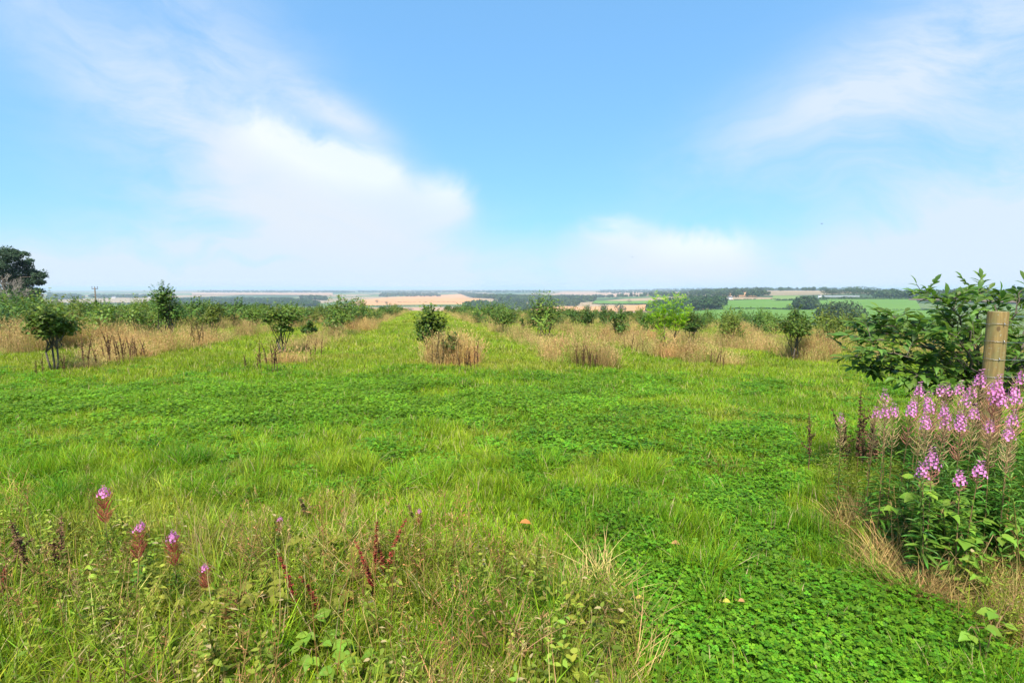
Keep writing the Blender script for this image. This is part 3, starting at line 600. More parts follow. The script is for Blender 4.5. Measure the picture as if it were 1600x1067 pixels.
def weed(n, hgt, L, Wd, tpl=LEAF4, pairs=7, droop=.0):
    m_ = MB()
    for s_ in range(n):
        b_ = np.array([rng.normal(0, .05), rng.normal(0, .05), 0]); ln = rng.normal(0, .16, 2); Hh = hgt * rng.uniform(.6, 1.1)
        tip = b_ + np.array([ln[0], ln[1], 1.]) * Hh; tube(m_, [b_, (b_ + tip) / 2, tip], [.0028, .0024, .0015], 3, .3, cap=False)
        k_ = pairs * 2; tt = np.repeat(np.linspace(.2, 1., pairs), 2) + rng.normal(0, .02, k_); P_ = b_ + (tip - b_) * tt[:, None]
        th = np.repeat(np.arange(pairs) * 1.57 + rng.uniform(0, 3), 2) + np.tile([0, math.pi], pairs) + rng.normal(0, .3, k_)
        d_ = unit(np.stack([np.cos(th), np.sin(th), .35 - droop - .3 * (1 - tt) + rng.normal(0, .15, k_)], 1)); sc_ = (1.15 - .6 * tt)
        leaves(m_, P_, d_, np.array([0, 0, 1.]) + rng.normal(0, .25, (k_, 3)), L * sc_ * rng.uniform(.8, 1.2, k_), Wd * sc_, tpl)
    return m_
M_weed = plant_mat('weed_leaves', inst=True, dry_at=.95, spread=.35, trans=.35, rough=.6, spec=.12, hue=.025)
WD = [proto('weed_%d' % k, weed(3, .36, .06, .032, LEAFTOOTH, 6, .15), M_weed) for k in range(3)]
WN = [proto('narrow_weed_%d' % k, weed(6, .42, .06, .011, LEAF4, 13), M_weed) for k in range(3)]
def region(y0, y1, dens, m=1.12, pad=1.4):
    A = (m * (y1 * y1 - y0 * y0)) + 2 * pad * (y1 - y0); n = int(A * dens * 1.0)
    y = np.sqrt(rng.uniform(y0 * y0, y1 * y1, n)); x = rng.uniform(-1, 1, n) * (m * y + pad); return x, y
def G(*pts): return [hit(px, py)[:2] for px, py in pts]
P_rough = G((-300, 850), (0, 850), (160, 845), (330, 862), (500, 850), (640, 862), (760, 880), (880, 895), (955, 930), (985, 1000), (1000, 1090)) + [np.array([.55, 1.2]), np.array([-4, 1.2])]
P_bank = G((1285, 745), (1275, 775), (1300, 825), (1350, 865), (1450, 925), (1600, 1010), (1800, 1120)) + [np.array([7., 1.4]), np.array([9, 6.]), np.array(hit(1560, 725)[:2]), np.array(hit(1400, 705)[:2])]
P_path = G((740, 690), (1240, 668), (1275, 760), (1320, 850), (1450, 940), (1640, 1080)) + [np.array([2.6, 1.2]), np.array([.5, 1.2])] + G((990, 1000), (945, 900), (850, 790))
P_straw = G((1275, 800), (1420, 838), (1600, 860), (1800, 980), (1760, 1090), (1640, 1060), (1530, 1000), (1420, 940), (1330, 875))
P_straw2 = G((870, 905), (955, 900), (1005, 1010), (975, 1090), (820, 1090), (850, 980))
def band(x, y):
    u, v = to_uv(x, y); return ss(5.6, 8., u + 1.6 * (vnoise(x, y, 1.5) - .5)) * ss(12.2, 9.6, u + 2. * (vnoise(x, y, 2.) - .5)) * ss(6, -1, x + 2 * (vnoise(x, y, 2.) - .5))
def clover_amount(x, y):
    n_ = vnoise(x, y, 1.1) * .6 + vnoise(x, y, .35) * .4
    c_ = .22 + .5 * band(x, y) + (.25 + .55 * ss(.35, .62, vnoise(x + 5, y + 3, .5))) * inside(x, y, P_path)
    return np.clip(ss(.62, .38, n_ - .42 * (c_ - .3)), 0, 1) * np.clip(c_, 0, 1) * (1 - inside(x, y, P_straw))
SUNNY = np.array([.155, .278, .011]); DEEP = np.array([.095, .22, .009]); OLIVE = np.array([.23, .235, .030]); STRAW = np.array([.42, .31, .13]); LIME = np.array([.225, .335, .015])
def grass_tint(x, y):
    u, v = to_uv(x, y); n = len(x)
    a = ss(.3, .7, vnoise(x, y, 1.7) * .6 + vnoise(x, y, .5) * .4 + rng.normal(0, .06, n))[:, None]
    c_ = clover_amount(x, y)[:, None]
    t_ = SUNNY * (1 - a) + LIME * a; t_ = t_ * (1 - .75 * c_) + DEEP * .75 * c_
    al = (ss(11.2, 14.5, u + rng.normal(0, .6, n)) * np.clip(.35 + .8 * (vnoise(x, y, 2.6) - .35), 0, .8))[:, None]
    t_ = t_ * (1 - al) + np.array([.245, .285, .022]) * al
    pl = (ss(.60, .78, vnoise(x + 31, y + 7, 1.3) * .7 + vnoise(x, y + 50, .4) * .3) * .55)[:, None]
    t_ = t_ * (1 - pl) + OLIVE * 1.25 * pl
    return t_ * rng.normal(1, .13, n).clip(.6, 1.5)[:, None]
def keep(x, y, prob):
    k_ = rng.random(len(x)) < prob; return x[k_], y[k_]
def row_dist(x, y):
    u, v = to_uv(x, y); return np.min(np.abs(v[:, None] - np.array(ROWS)[None]), 1)
ROWS = [-72.7, -68.4, -64.1, -59.8, -55.5, -51.2, -47., -42.8, -38.5, -34.2, -30., -25.7, -21.4, -17.2, -13., -8.8, -4.3, .2, 4.4, 8.5, 12.7, 16.9, 21.1, 25.3, 29.5, 33.7, 37.9]
HEAD = {-8.8: 14.2, -4.3: 18., .2: 12.6, 4.4: 13.3, 8.5: 14.0, 12.7: 15.0, -13.: 19., -17.2: 22.}
# --- short grass
x, y = region(1.2, 5., 150); c_ = clover_amount(x, y); x, y = keep(x, y, 1 - .55 * c_)
x, y = keep(x, y, 1 - .8 * inside(x, y, P_straw)); hz = .6 + 1.3 * vnoise(x, y, .45) ** 2
scat_xy('grass', GR, x, y, rng.uniform(.75, 1.25, len(x)), grass_tint(x, y), 'short green grass close by in the foreground', .15, ystretch=hz)
x, y = region(5., 9.5, 80); c_ = clover_amount(x, y); x, y = keep(x, y, 1 - .6 * c_)
scat_xy('grass', GR, x, y, rng.uniform(1., 1.6, len(x)), grass_tint(x, y), 'short green grass in front of the orchard rows', .15, ystretch=.55 + .7 * vnoise(x, y, .8) ** 2)
x, y = region(9.5, 17, 34); c_ = clover_amount(x, y); x, y = keep(x, y, 1 - .5 * c_)
scat_xy('grass', GRF, x, y, rng.uniform(.9, 1.5, len(x)), grass_tint(x, y), 'short grass on the headland before the rows', .15, ystretch=.7 + .5 * vnoise(x, y, .8))
x, y = region(17, 40, 9.); u, v = to_uv(x, y); x, y = keep(x, y, (v < 44))
scat_xy('grass', GRF, x, y, rng.uniform(1.6, 2.6, len(x)), grass_tint(x, y), 'yellowish mown grass of the near alleys', .12, ystretch=.6 + .3 * vnoise(x, y, 2.))
x, y = region(40, 118, 1.3); u, v = to_uv(x, y); x, y = keep(x, y, (v < 46) & (u < 116))
scat_xy('grass', GRF, x, y, rng.uniform(3., 5., len(x)), grass_tint(x, y), 'yellowish mown grass of the far alleys', .1, ystretch=.38 + 0 * x)
# --- clover
x, y = region(1.2, 5., 150); x, y = keep(x, y, clover_amount(x, y) * 1.1)
def clover_tint(x, y): bd = band(x, y)[:, None]; return (np.array([.088, .205, .009]) * (1 - bd) + np.array([.115, .225, .010]) * bd) * (.8 + .55 * vnoise(x, y, .6))[:, None] * rng.normal(1, .1, (len(x), 1))
scat_xy('clover', CL, x, y, rng.uniform(.8, 1.25, len(x)), clover_tint(x, y), 'deep green clover on the worn path in the foreground', .1, cat='clover')
x, y = region(5., 13., 70); x, y = keep(x, y, clover_amount(x, y) * 1.1)
scat_xy('clover', CL, x, y, rng.uniform(1.1, 1.7, len(x)), clover_tint(x, y), 'dark green clover band across the headland', .1, cat='clover')
# --- longer grass: left middle distance and tussocks, rough margin, bank
x, y = region(1.3, 6.5, 55); ins_r = inside(x, y, P_rough); ins_p = inside(x, y, P_path); tus = ss(.52, .68, vnoise(x, y, .9))
midl = ss(.6, -.4, x - .12 * y) * ss(6.2, 5.2, y) * .55
x, y = keep(x, y, np.where(ins_r, .62, np.where(ins_p, .06 + .16 * ss(.5, .7, vnoise(x + 9, y, .45)), .08 + .5 * tus * midl + midl * .45)))
t_ = grass_tint(x, y); ir = inside(x, y, P_rough)[:, None]; mixr = np.clip(rng.normal(.35, .3, (len(x), 1)), 0, 1) * ir
t_ = (t_ * (1 - mixr) + OLIVE * 1.0 * mixr) * (1 - .12 * ir) * rng.uniform(.7, 1.2, (len(x), 1))
scat_xy('long_grass', GRL, x, y, rng.uniform(.55, 1., len(x)) * (.8 + .3 * ir[:, 0]), t_, 'long arching grass in the rough foreground and its tussocks', .22)
x, y = region(1.4, 8., 55, 1.25, 1.); x, y = keep(x, y, inside(x, y, P_bank) * (1 - .85 * inside(x, y, P_straw)))
t_ = grass_tint(x, y); mixr = np.clip(rng.normal(.3, .3, (len(x), 1)), 0, 1); scat_xy('long_grass', GRL, x, y, rng.uniform(.5, .95, len(x)), t_ * (1 - mixr) + OLIVE * mixr, 'long grass tangled on the right hand bank', .22)
# tussocks seen in the photograph
tx, ty, ts, tt = [], [], [], []
for px, py, rad, n_, col in ((285, 735, .26, 22, DEEP), (985, 735, .3, 20, LIME), (60, 745, .4, 34, SUNNY), (90, 790, .25, 16, DEEP), (560, 745, .25, 14, LIME), (780, 1000, .3, 30, DEEP), (660, 760, .3, 16, SUNNY), (1000, 760, .2, 10, SUNNY), (430, 720, .3, 14, SUNNY), (1090, 890, .15, 6, SUNNY), (845, 735, .25, 10, SUNNY), (350, 770, .3, 18, SUNNY)):
    q = hit(px, py); a = rng.uniform(0, 6.28, n_); r_ = rad * np.sqrt(rng.random(n_)); tx.append(q[0] + r_ * np.cos(a)); ty.append(q[1] + r_ * np.sin(a)); ts.append(rng.uniform(.6, .95, n_)); tt.append(col[None] * rng.normal(1, .12, (n_, 1)))
tx, ty = np.concatenate(tx), np.concatenate(ty)
scat_xy('long_grass', GRL, tx, ty, np.concatenate(ts), np.concatenate(tt), 'scattered tussocks of longer grass in the lawn', .25)
# --- straw and dry seeding grass
x, y = region(1.3, 6., 90, 1.3); x, y = keep(x, y, np.where(inside(x, y, P_straw), 1., np.where(inside(x, y, P_straw2), .5, np.where(inside(x, y, P_rough), .08 + .2 * ss(.5, .7, vnoise(x, y, .5)), .004))))
scat_xy('straw', ST, x, y, rng.uniform(.6, 1.1, len(x)), tint_noise(len(x), (.39, .27, .10), .25), 'flattened straw along the bank and in the rough margin', .3)
x, y = region(1.3, 5.2, 34, 1.2); x, y = keep(x, y, np.where(inside(x, y, P_rough), .42 * ss(1.5, -1., x), np.where(inside(x, y, P_bank), .2, .0)))
scat_xy('seed_grass', SG, x, y, rng.uniform(.45, .95, len(x)), tint_noise(len(x), (.46, .32, .13), .2), 'tall seeding grass heads in the rough foreground', .15)
# --- broad and narrow leaved weeds
x, y = region(1.4, 5., 40, 1.2); nz_ = vnoise(x, y, .55); x, y = keep(x, y, np.where(inside(x, y, P_rough), .08 + .55 * ss(.45, .65, nz_), np.where(inside(x, y, P_bank), .06, 0)))
scat_xy('weeds', WD, x, y, rng.uniform(.55, 1., len(x)), tint_noise(len(x), (.19, .225, .03), .25), 'broad leaved weeds tangled in the rough foreground', .15, cat='weeds')
x, y = region(1.4, 8., 55, 1.3); x, y = keep(x, y, np.where(inside(x, y, P_straw), .06, np.where(inside(x, y, P_bank), .75, np.where(inside(x, y, P_rough), .26, 0))))
scat_xy('weeds', WN, x, y, rng.uniform(.55, 1.05, len(x)), np.where((rng.random(len(x)) < .22 * inside(x, y, P_rough) * ss(.6, -1.2, x))[:, None], tint_noise(len(x), (.27, .165, .06), .25), tint_noise(len(x), (.17, .235, .025), .25)), 'fine leaved weeds on the bank and margin', .15, cat='weeds')
# ================================================================== DRY GRASS STRIPS UNDER THE ROWS
for v0 in ROWS:
    u0 = HEAD.get(v0, 14.); sp = .16
    L_ = 114 - u0; n = int(L_ * 12); u = u0 + L_ * rng.random(n) ** 1.25; v = v0 + rng.normal(0, .42, n).clip(-1., 1.)
    x, y = to_xy(u, v); ok = (y > 5) & (np.abs(x) < 1.25 * y + 3) & (v < 43) & (rng.random(n) < ss(.26, .58, vnoise(u + v0 * 7, v0 * 31 + 0 * u, 2.2)) * (.85 if v0 > 6 else 1.) + .10)
    x, y, u, v = x[ok], y[ok], u[ok], v[ok]
    if len(x) < 5 or v0 == .2: continue
    hh = (.45 + .55 * vnoise(u + v0 * 5, v0 * 3 + v * 0, 1.6)) * (1 - .5 * np.abs(v - v0)) * rng.uniform(.6, 1.2, len(x)) * (1.1 if v0 < -12 else .9)
    nearm = y < 45; side = 'left' if v0 < 0 else 'right'
    place = 'under the centre row of bushes' if v0 == .2 else ('under an orchard row on the %s of the alley' % side)
    tn = np.array([.52, .36, .15]) * rng.uniform(.6, 1.15, (len(x), 1)) + np.array([-.2, .0, -.08]) * (rng.random((len(x), 1)) < .25)
    sc3 = np.stack([rng.uniform(.8, 1.2, len(x)) * np.where(nearm, 1, 1.6)] * 2 + [hh], 1)
    scatter('dry_grass', DR if v0 in HEAD else DRF, np.stack([x, y, land(x, y)], 1), np.stack([rng.normal(0, .1, len(x)), rng.normal(0, .1, len(x)), rng.uniform(0, 6.28, len(x))], 1), sc3, rng.integers(0, 3, len(x)), tn, 'tall tan dry grass strip ' + place, 'dry grass')
# the big dry patches named in the photograph
bx, by, bh = [], [], []
for px, py, rad, hh, n_ in ((700, 577, .62, .92, 60), (190, 556, 1.3, .8, 60), (110, 545, 1.6, .95, 60), (20, 548, 2., 1.1, 90), (60, 528, 2., 1.2, 70), (900, 568, .9, .75, 40), (940, 570, .7, .5, 20), (1080, 566, 1.1, .75, 50), (1110, 570, .7, .5, 20), (1290, 568, .8, 1., 50), (1170, 540, 1., 1.1, 50), (1030, 545, 1., .8, 40), (420, 578, .5, .5, 14), (560, 520, 1., .9, 40), (270, 545, 1., .7, 30), (1210, 553, .8, .7, 24), (985, 540, 1.2, .9, 40), (85, 582, .6, .35, 10), (150, 566, 1., .6, 30)):
    q = hit(px, py); a = rng.uniform(0, 6.28, n_); r_ = rad * np.sqrt(rng.random(n_)); bx.append(q[0] + r_ * np.cos(a)); by.append(q[1] + .9 + r_ * np.sin(a) * .8); bh.append(hh * rng.uniform(.6, 1.12, n_) * (1 - .32 * (r_ / rad) ** 2))
bx, by, bh = np.concatenate(bx), np.concatenate(by), np.concatenate(bh); n = len(bx)
scatter('dry_grass', DR, np.stack([bx, by, land(bx, by)], 1), np.stack([rng.normal(0, .1, n), rng.normal(0, .1, n), rng.uniform(0, 6.28, n)], 1), np.stack([np.full(n, 1.), np.full(n, 1.), bh], 1), rng.integers(0, 4, n), tint_noise(n, (.50, .335, .135), .2), 'clumps of tall tan dry grass at the ends of the rows', 'dry grass')
# ================================================================== ORCHARD BUSHES
M_leaf = [plant_mat('bush_leaves', (.112, .172, .025), spread=.6, trans=.28, rough=.5, spec=.18), plant_mat('bush_leaves_dark', (.075, .134, .022), spread=.6, trans=.25, rough=.5, spec=.2),
          plant_mat('bush_leaves_olive', (.135, .172, .026), spread=.55, trans=.3, rough=.5, spec=.15), plant_mat('sapling_leaves', (.26, .42, .014), spread=.4, trans=.45, rough=.5, spec=.15)]
M_stem = solid('bush_bark', (.13, .105, .08), .85, 12, .45, .4, (1, 1, .3))
def bush_meshes(ht, wd, nst, nl, L, low=.35, lobes=9, tpl=LEAF4, dome=.9, fork=.12, spray=.12, mat=0, upright=.0):
    tr = MB(); cr = MB(); cs = []; clear = ht * low
    for k in range(lobes):
        a = k * 2.4 + rng.uniform(-.4, .4); f = math.sqrt((k + .4) / lobes); zz = clear + (ht - clear) * (.22 + .66 * rng.random() * (1 - .3 * f) + upright * .1)
        cs.append(np.array([math.cos(a) * wd * .36 * f, math.sin(a) * wd * .36 * f, zz]))
    cs.append(np.array([rng.normal(0, .05), rng.normal(0, .05), ht * .84]))
    for k in range(nst):
        a = k * 6.283 / nst + rng.uniform(-.3, .3); r0 = .03 * ht
        b_ = np.array([math.cos(a) * .025 * ht, math.sin(a) * .025 * ht, -.08]); f_ = np.array([math.cos(a) * fork * wd, math.sin(a) * fork * wd, clear * rng.uniform(.6, .95)])
        m1 = b_ * .5 + f_ * .5 + rng.normal(0, .02, 3); tube(tr, [b_, m1, f_], [.016 * ht, .013 * ht, .011 * ht], 6, .5)
        mine = [c for i, c in enumerate(cs) if i % nst == k]
        for c in mine:
            mid = f_ * .5 + c * .5 + rng.normal(0, .04 * ht, 3); tip = c + unit(c - f_) * .16 * ht
            tube(tr, [f_, mid, c, tip], [.009 * ht, .007 * ht, .004 * ht, .002 * ht], 5, .5)
    per = nl // len(cs)
    for c in cs:
        R_ = wd * rng.uniform(.19, .28); dd = rand_dirs(per, -.8, 1.); rad = rng.random(per) ** .45
        p_ = c + dd * np.array([R_, R_, R_ * .85]) * rad[:, None]
        ns = int(per * spray)
        if ns > 3:      # leafy shoots sticking out
            ns_sh = max(2, ns // 7); sd_ = unit(rand_dirs(ns_sh, -.1, 1.) + unit(c - np.array([0, 0, ht * .4])) * .7 + [0, 0, .35])
            for q in range(ns_sh):
                tt = np.linspace(.75, 1.75, 7); pp = c + sd_[q] * (tt * R_)[:, None]; p_[q * 7:(q + 1) * 7] = pp[:max(0, min(7, len(p_) - q * 7))]
        out = unit(p_ - np.array([0, 0, ht * .45])); nr = unit(out * .6 + np.array([0, 0, .75]) + rng.normal(0, .4, (per, 3)))
        tg = unit(np.cross(nr, rng.normal(0, 1, (per, 3)))); tg = unit(tg + out * .35 - np.array([0, 0, .2]))
        Ls = L * rng.uniform(.65, 1.3, per); leaves(cr, p_ - tg * Ls[:, None] * .5, tg, nr, Ls, Ls * .72, tpl, np.clip(rng.uniform(.1, .5) + rng.random(per) * .5, 0, 1))
    return tr.mesh('trunk', M_stem, True), cr.mesh('crown', M_leaf[mat])
def make_bush(px, py, top, wpx, label, mat=0, nst=3, low=.35, nl=1500, L=.085, lobes=9, name='orchard_bush', cat='bush', group='bushes in the orchard rows', **kw):
    b_ = hit(px, py); dist = b_[1]; ht = (py - top) / FOC * dist * 1.02; wd = wpx / FOC * dist
    t_ = empty(name, b_, label, cat, group); tm, cm = bush_meshes(ht, wd, nst, int(nl * 1.6), L, low, lobes, mat=mat, **kw)
    obj('trunk', tm, t_); obj('crown', cm, t_); return t_
make_bush(85, 580, 477, 70, 'flat topped small tree with dark forked trunk at the left row end', 0, 3, .40, 2600, .08, 12, spray=.15)
make_bush(265, 541, 454, 50, 'tall dense dark bush rising above the skyline on the left', 1, 2, .22, 1700, .10, 10, spray=.3, upright=1.)
make_bush(440, 556, 481, 58, 'round bush with bare stems at the end of the row left of the alley', 0, 4, .36, 1500, .085, 9, spray=.2)
make_bush(484, 540, 499, 28, 'small bush just behind the round row end bush', 1, 2, .4, 600, .085, 5)
make_bush(673, 566, 482, 54, 'lone bush standing in tan grass in the middle of the alley', 0, 3, .25, 1500, .085, 9, spray=.25, upright=.6)
make_bush(706, 572, 523, 30, 'low leafy sucker at the right of the lone middle bush', 1, 3, .1, 420, .08, 5)
make_bush(849, 530, 470, 60, 'spreading bush with two ragged leaders right of the alley', 0, 5, .18, 1500, .11, 10, spray=.4, fork=.16)
make_bush(815, 527, 495, 12, 'thin little bush beside the spreading bush', 1, 1, .3, 260, .09, 4)
make_bush(788, 524, 482, 44, 'bush on a short stem first along the right alley edge', 0, 3, .35, 900, .10, 7)
make_bush(917, 524, 484, 34, 'round bush in tan grass right of the spreading bush', 1, 3, .28, 900, .10, 7)
make_bush(966, 537, 488, 34, 'dark upright bush with narrow foot left of the sapling', 1, 3, .25, 900, .09, 7, upright=.5)
make_bush(1006, 522, 494, 18, 'small dark bush just left of the sapling', 1, 2, .3, 400, .09, 5)
make_bush(1080, 540, 491, 34, 'dark bush half hidden behind the sapling', 1, 3, .35, 900, .09, 7)
make_bush(1142, 545, 492, 46, 'loose olive bush right of the sapling', 2, 4, .15, 1000, .085, 8, spray=.3)
make_bush(1240, 565, 481, 50, 'leafy small tree on a dark clear stem before the big far tree', 0, 3, .38, 1600, .085, 10, spray=.25)
make_bush(1290, 545, 511, 40, 'olive bush behind the small clear stemmed tree', 2, 3, .3, 800, .09, 7)
make_bush(1360, 545, 508, 60, 'dark spreading bush beside the big leaved shrub', 1, 4, .2, 900, .09, 8)
make_bush(395, 520, 483, 40, 'bush with a narrow foot second along the row behind the alley', 0, 3, .4, 800, .1, 7)
make_bush(335, 530, 478, 40, 'bush in tan grass right of the tall dense dark bush', 2, 3, .4, 900, .1, 7)
make_bush(10, 500, 464, 66, 'big leafy bush cut by the left edge below the pine', 0, 4, .15, 1500, .13, 10, spray=.2)
make_bush(120, 512, 478, 60, 'low wide bush behind the flat topped tree', 2, 4, .2, 1100, .13, 9)
make_bush(215, 508, 480, 56, 'low wide bush left of the tall dense dark bush', 0, 4, .2, 1100, .13, 9)
# bright green sapling of two stems
b_ = hit(1042, 558); ds = b_[1]; t_ = empty('sapling', b_, 'bright yellow green sapling with feathery leaves, tallest in the right rows', 'sapling')
tr = MB(); cr = MB(); Hs = (558 - 459) / FOC * ds
for bx0, tips in (((-.05, 0), [(-.38, .1, 1.95), (-.62, -.1, 1.75), (-.2, 0, 1.55), (-.5, .2, 1.3), (-.1, .1, 1.9), (-.35, -.2, .95), (-.15, .1, .55)]), ((.22, .05), [(.25, 0, 2.0), (.5, .1, 1.9), (.62, -.1, 1.6), (.3, .1, 1.45), (.05, 0, 1.75), (.45, -.1, 1.25), (.02, .1, 1.2)])):
    base = np.array([bx0[0], bx0[1], -.05]); fk = base + [.05 * np.sign(bx0[0]), 0, Hs * .33]; tube(tr, [base, base * .5 + fk * .5 + [.02, 0, 0], fk, fk + [.02 * np.sign(bx0[0]), 0, Hs * .22]], [.022, .02, .017, .01], 6)
    for tx_, ty_, tz_ in tips:
        tp = np.array([tx_ * 1.08 * Hs / 2.1, ty_ * 1.4, tz_ * Hs / 2.1]); st = fk if tz_ > 1 else base * .5 + fk * .5; md = st * .4 + tp * .6 - [0, 0, .05]; tube(tr, [st, md, tp], [.01, .006, .002], 5)
        nfr = 44 if tz_ > 1 else 22
        for q in range(nfr):     # pinnate leaves
            f = rng.uniform(.35, 1.05); c0 = st * (1 - f) + tp * f; d0 = unit(rand_dirs(1, -.3, .8)[0] * .9 + unit(tp - st) * .35); Lp = rng.uniform(.14, .26); sdv = unit(np.cross(d0, [0, 0, 1.]))
            tube(cr, [c0, c0 + d0 * Lp], [.0015, .001], 3, .6, cap=False)
            tt = np.repeat(np.linspace(.3, .95, 5), 2); sg = np.tile([1., -1.], 5); P_ = c0 + d0 * (tt * Lp)[:, None]; dr = unit(d0 * .6 + sdv * sg[:, None] + [0, 0, -.25]); nn = np.array([0, 0, 1.]) + rng.normal(0, .35, (10, 3))
            leaves(cr, P_, dr, nn, .068, .028, LEAF4, np.clip(rng.random() * .5 + rng.random(10) * .5, 0, 1)); leaves(cr, [c0 + d0 * Lp], [d0], [[0, 0, 1.]], .07, .03, LEAF4)
obj('trunk', tr.mesh('trunk', M_stem, True), t_); obj('crown', cr.mesh('crown', M_leaf[3]), t_)
# the rest of the rows
LOWB = []
for k in range(10):
    LOWB.append(bush_meshes(1.95, 1.9 + .5 * rng.random(), 3, 900, .15, .16 + .1 * rng.random(), 8, LEAF2, spray=.3, mat=(0, 0, 1, 2, 1, 0, 2, 0, 1, 2)[k]))
cand = []
taken = [(o.location.x, o.location.y) for o in bpy.data.objects if o.get('category') in ('bush', 'sapling')]
for v0 in ROWS:
    u = {.2: 24., 4.4: 33., -4.3: 25., -8.8: 30., 8.5: 33., 12.7: 27.}.get(v0, 20.) + rng.uniform(0, 2)
    while u < 114:
        x_, y_ = to_xy(u, v0 + rng.normal(0, .2)); u += rng.uniform(2.4, 3.7) if v0 < 0 else rng.uniform(3.4, 5.2)
        if y_ < 8 or abs(x_) > 1.04 * y_ + 2.5 or v0 + .0 > 43 or (v0 == .2 and u < 100): continue
        if v0 > 20 and u > 100: continue
        if min(math.hypot(x_ - a, y_ - b) for a, b in taken) < 1.7: continue
        cand.append((y_, x_, v0, rng.integers(0, 10), rng.uniform(.5, .92) * (.95 if v0 > 8 else 1.) * (1.22 if v0 < -22 else 1.05 if v0 < -10 else 1. if v0 < 0 else 1.) * (.8 if y_ > 38 and -22 < v0 < 0 else 1.), rng.uniform(0, 6.28)))
cand.sort(); NEARN = 268; rest = []
def row_words(v0):
    i_ = ROWS.index(v0) - ROWS.index(.2)
    words = ['', 'first', 'second', 'third', 'fourth', 'fifth', 'sixth', 'seventh', 'eighth', 'ninth', 'tenth', 'eleventh', 'twelfth', 'thirteenth', 'fourteenth', 'fifteenth', 'sixteenth', 'seventeenth', 'eighteenth', 'nineteenth', 'twentieth', 'twenty first', 'twenty second']
    return 'in line with the lone middle bush' if i_ == 0 else '%s row %s of the lone middle bush' % (words[abs(i_)], 'left' if i_ < 0 else 'right')
for i_, (y_, x_, v0, k_, s_, rz) in enumerate(cand):
    if i_ < NEARN:
        t_ = empty('orchard_bush', (x_, y_, float(land(x_, y_))), (('taller ' if s_ > .92 else 'low ' if s_ < .68 else '') + ('dark' if k_ in (2, 4, 8) else 'olive' if k_ in (3, 6, 9) else 'green') + ' bush ' + ('at the start of' if y_ < 32 else 'a third down' if y_ < 48 else 'midway down' if y_ < 65 else 'far down' if y_ < 85 else 'at the end of') + (' the ' + row_words(v0) if v0 != .2 else ' the grass alley ' + row_words(v0))), 'bush', 'bushes in the orchard rows', rz, s_)
        obj('trunk', LOWB[k_][0], t_); obj('crown', LOWB[k_][1], t_)
    else: rest.append((x_, y_, s_, rz, k_))
if rest:
    RB = []
    for k in range(4):
        m_ = crown_mesh(240, .85, .75, .95, .2, 7); RB.append(proto('far_bush_%d' % k, m_, M_fleaf))
    a = np.array(rest); n = len(a)
    scatter('far_bushes', RB, np.stack([a[:, 0], a[:, 1], land(a[:, 0], a[:, 1])], 1), np.stack([0 * a[:, 0], 0 * a[:, 0], a[:, 3]], 1), a[:, 2], rng.integers(0, 4, n), tint_noise(n, (.06, .1, .024), .2), 'farthest small bushes merging at the ends of the orchard rows', 'bushes')
# ================================================================== PINE AND BARE TREE AT THE LEFT EDGE
M_pine = plant_mat('pine_needles', (.030, .056, .024), spread=.6, trans=.12, rough=.65, spec=.2)
dp = 90.; b_ = at(8, 470, dp); b_[2] = land(b_[0], b_[1]); t_ = empty('pine_tree', b_, 'dark flat layered pine tree filling the left edge above the bushes', 'tree')
tr = MB(); cr = MB(); B = b_.copy()
tops = [(8, 396, 15), (34, 402, 13), (52, 414, 12), (63, 428, 13), (56, 443, 14), (66, 456, 11), (36, 428, 17), (18, 414, 17), (12, 436, 17), (42, 452, 16), (60, 466, 15), (24, 464, 18), (-14, 398, 16), (-34, 420, 18), (-20, 445, 20), (-44, 456, 18), (70, 441, 8), (47, 437, 10), (28, 396, 9), (74, 431, 6)]
tube(tr, [[0, 0, -.5], [.2, .1, 3.2], [0, 0, 6.3], [.2, 0, 9.3]], [.36, .30, .2, .08], 9)
for px, py, wr in tops:
    c = at(px - 13, py, dp + rng.uniform(-2.2, 2.2)) - B; R_ = 1.2 * wr / FOC * dp
    zs = max(2.2, c[2] - rng.uniform(1., 2.2)); st = np.array([0, 0, zs]); tube(tr, [st, st * .45 + c * .55 + [0, 0, .25], c - [0, 0, .15]], [.11, .07, .02], 5)
    for q in range(12):
        cc = c + rng.normal(0, .42, 3) * np.array([R_, R_, R_ * .5]); npd = 110; dd = rand_dirs(npd, -.5, 1); rad = rng.random(npd) ** .4 * R_ * rng.uniform(.4, .7)
        p_ = cc + dd * rad[:, None] * np.array([1, 1, .62]); nr = unit(dd + rng.normal(0, .5, dd.shape) + [0, 0, .4]); tg = unit(np.cross(nr, rng.normal(0, 1, dd.shape)))
        leaves(cr, p_, tg, nr, .34, .19, LEAF2, np.clip(rng.uniform(0, .5) + .5 * rng.random(npd), 0, 1))
obj('trunk', tr.mesh('trunk', M_bark, True), t_); obj('crown', cr.mesh('crown', M_pine), t_)
M_bare = solid('bare_bark', (.34, .29, .24), .9, 6, .35, .3)
b_ = at(13, 470, 74.); b_[2] = land(b_[0], b_[1]); t_ = empty('bare_tree', b_, 'pale leafless tree of tangled twigs in front of the pine', 'tree'); m_ = MB(); tw = MB()
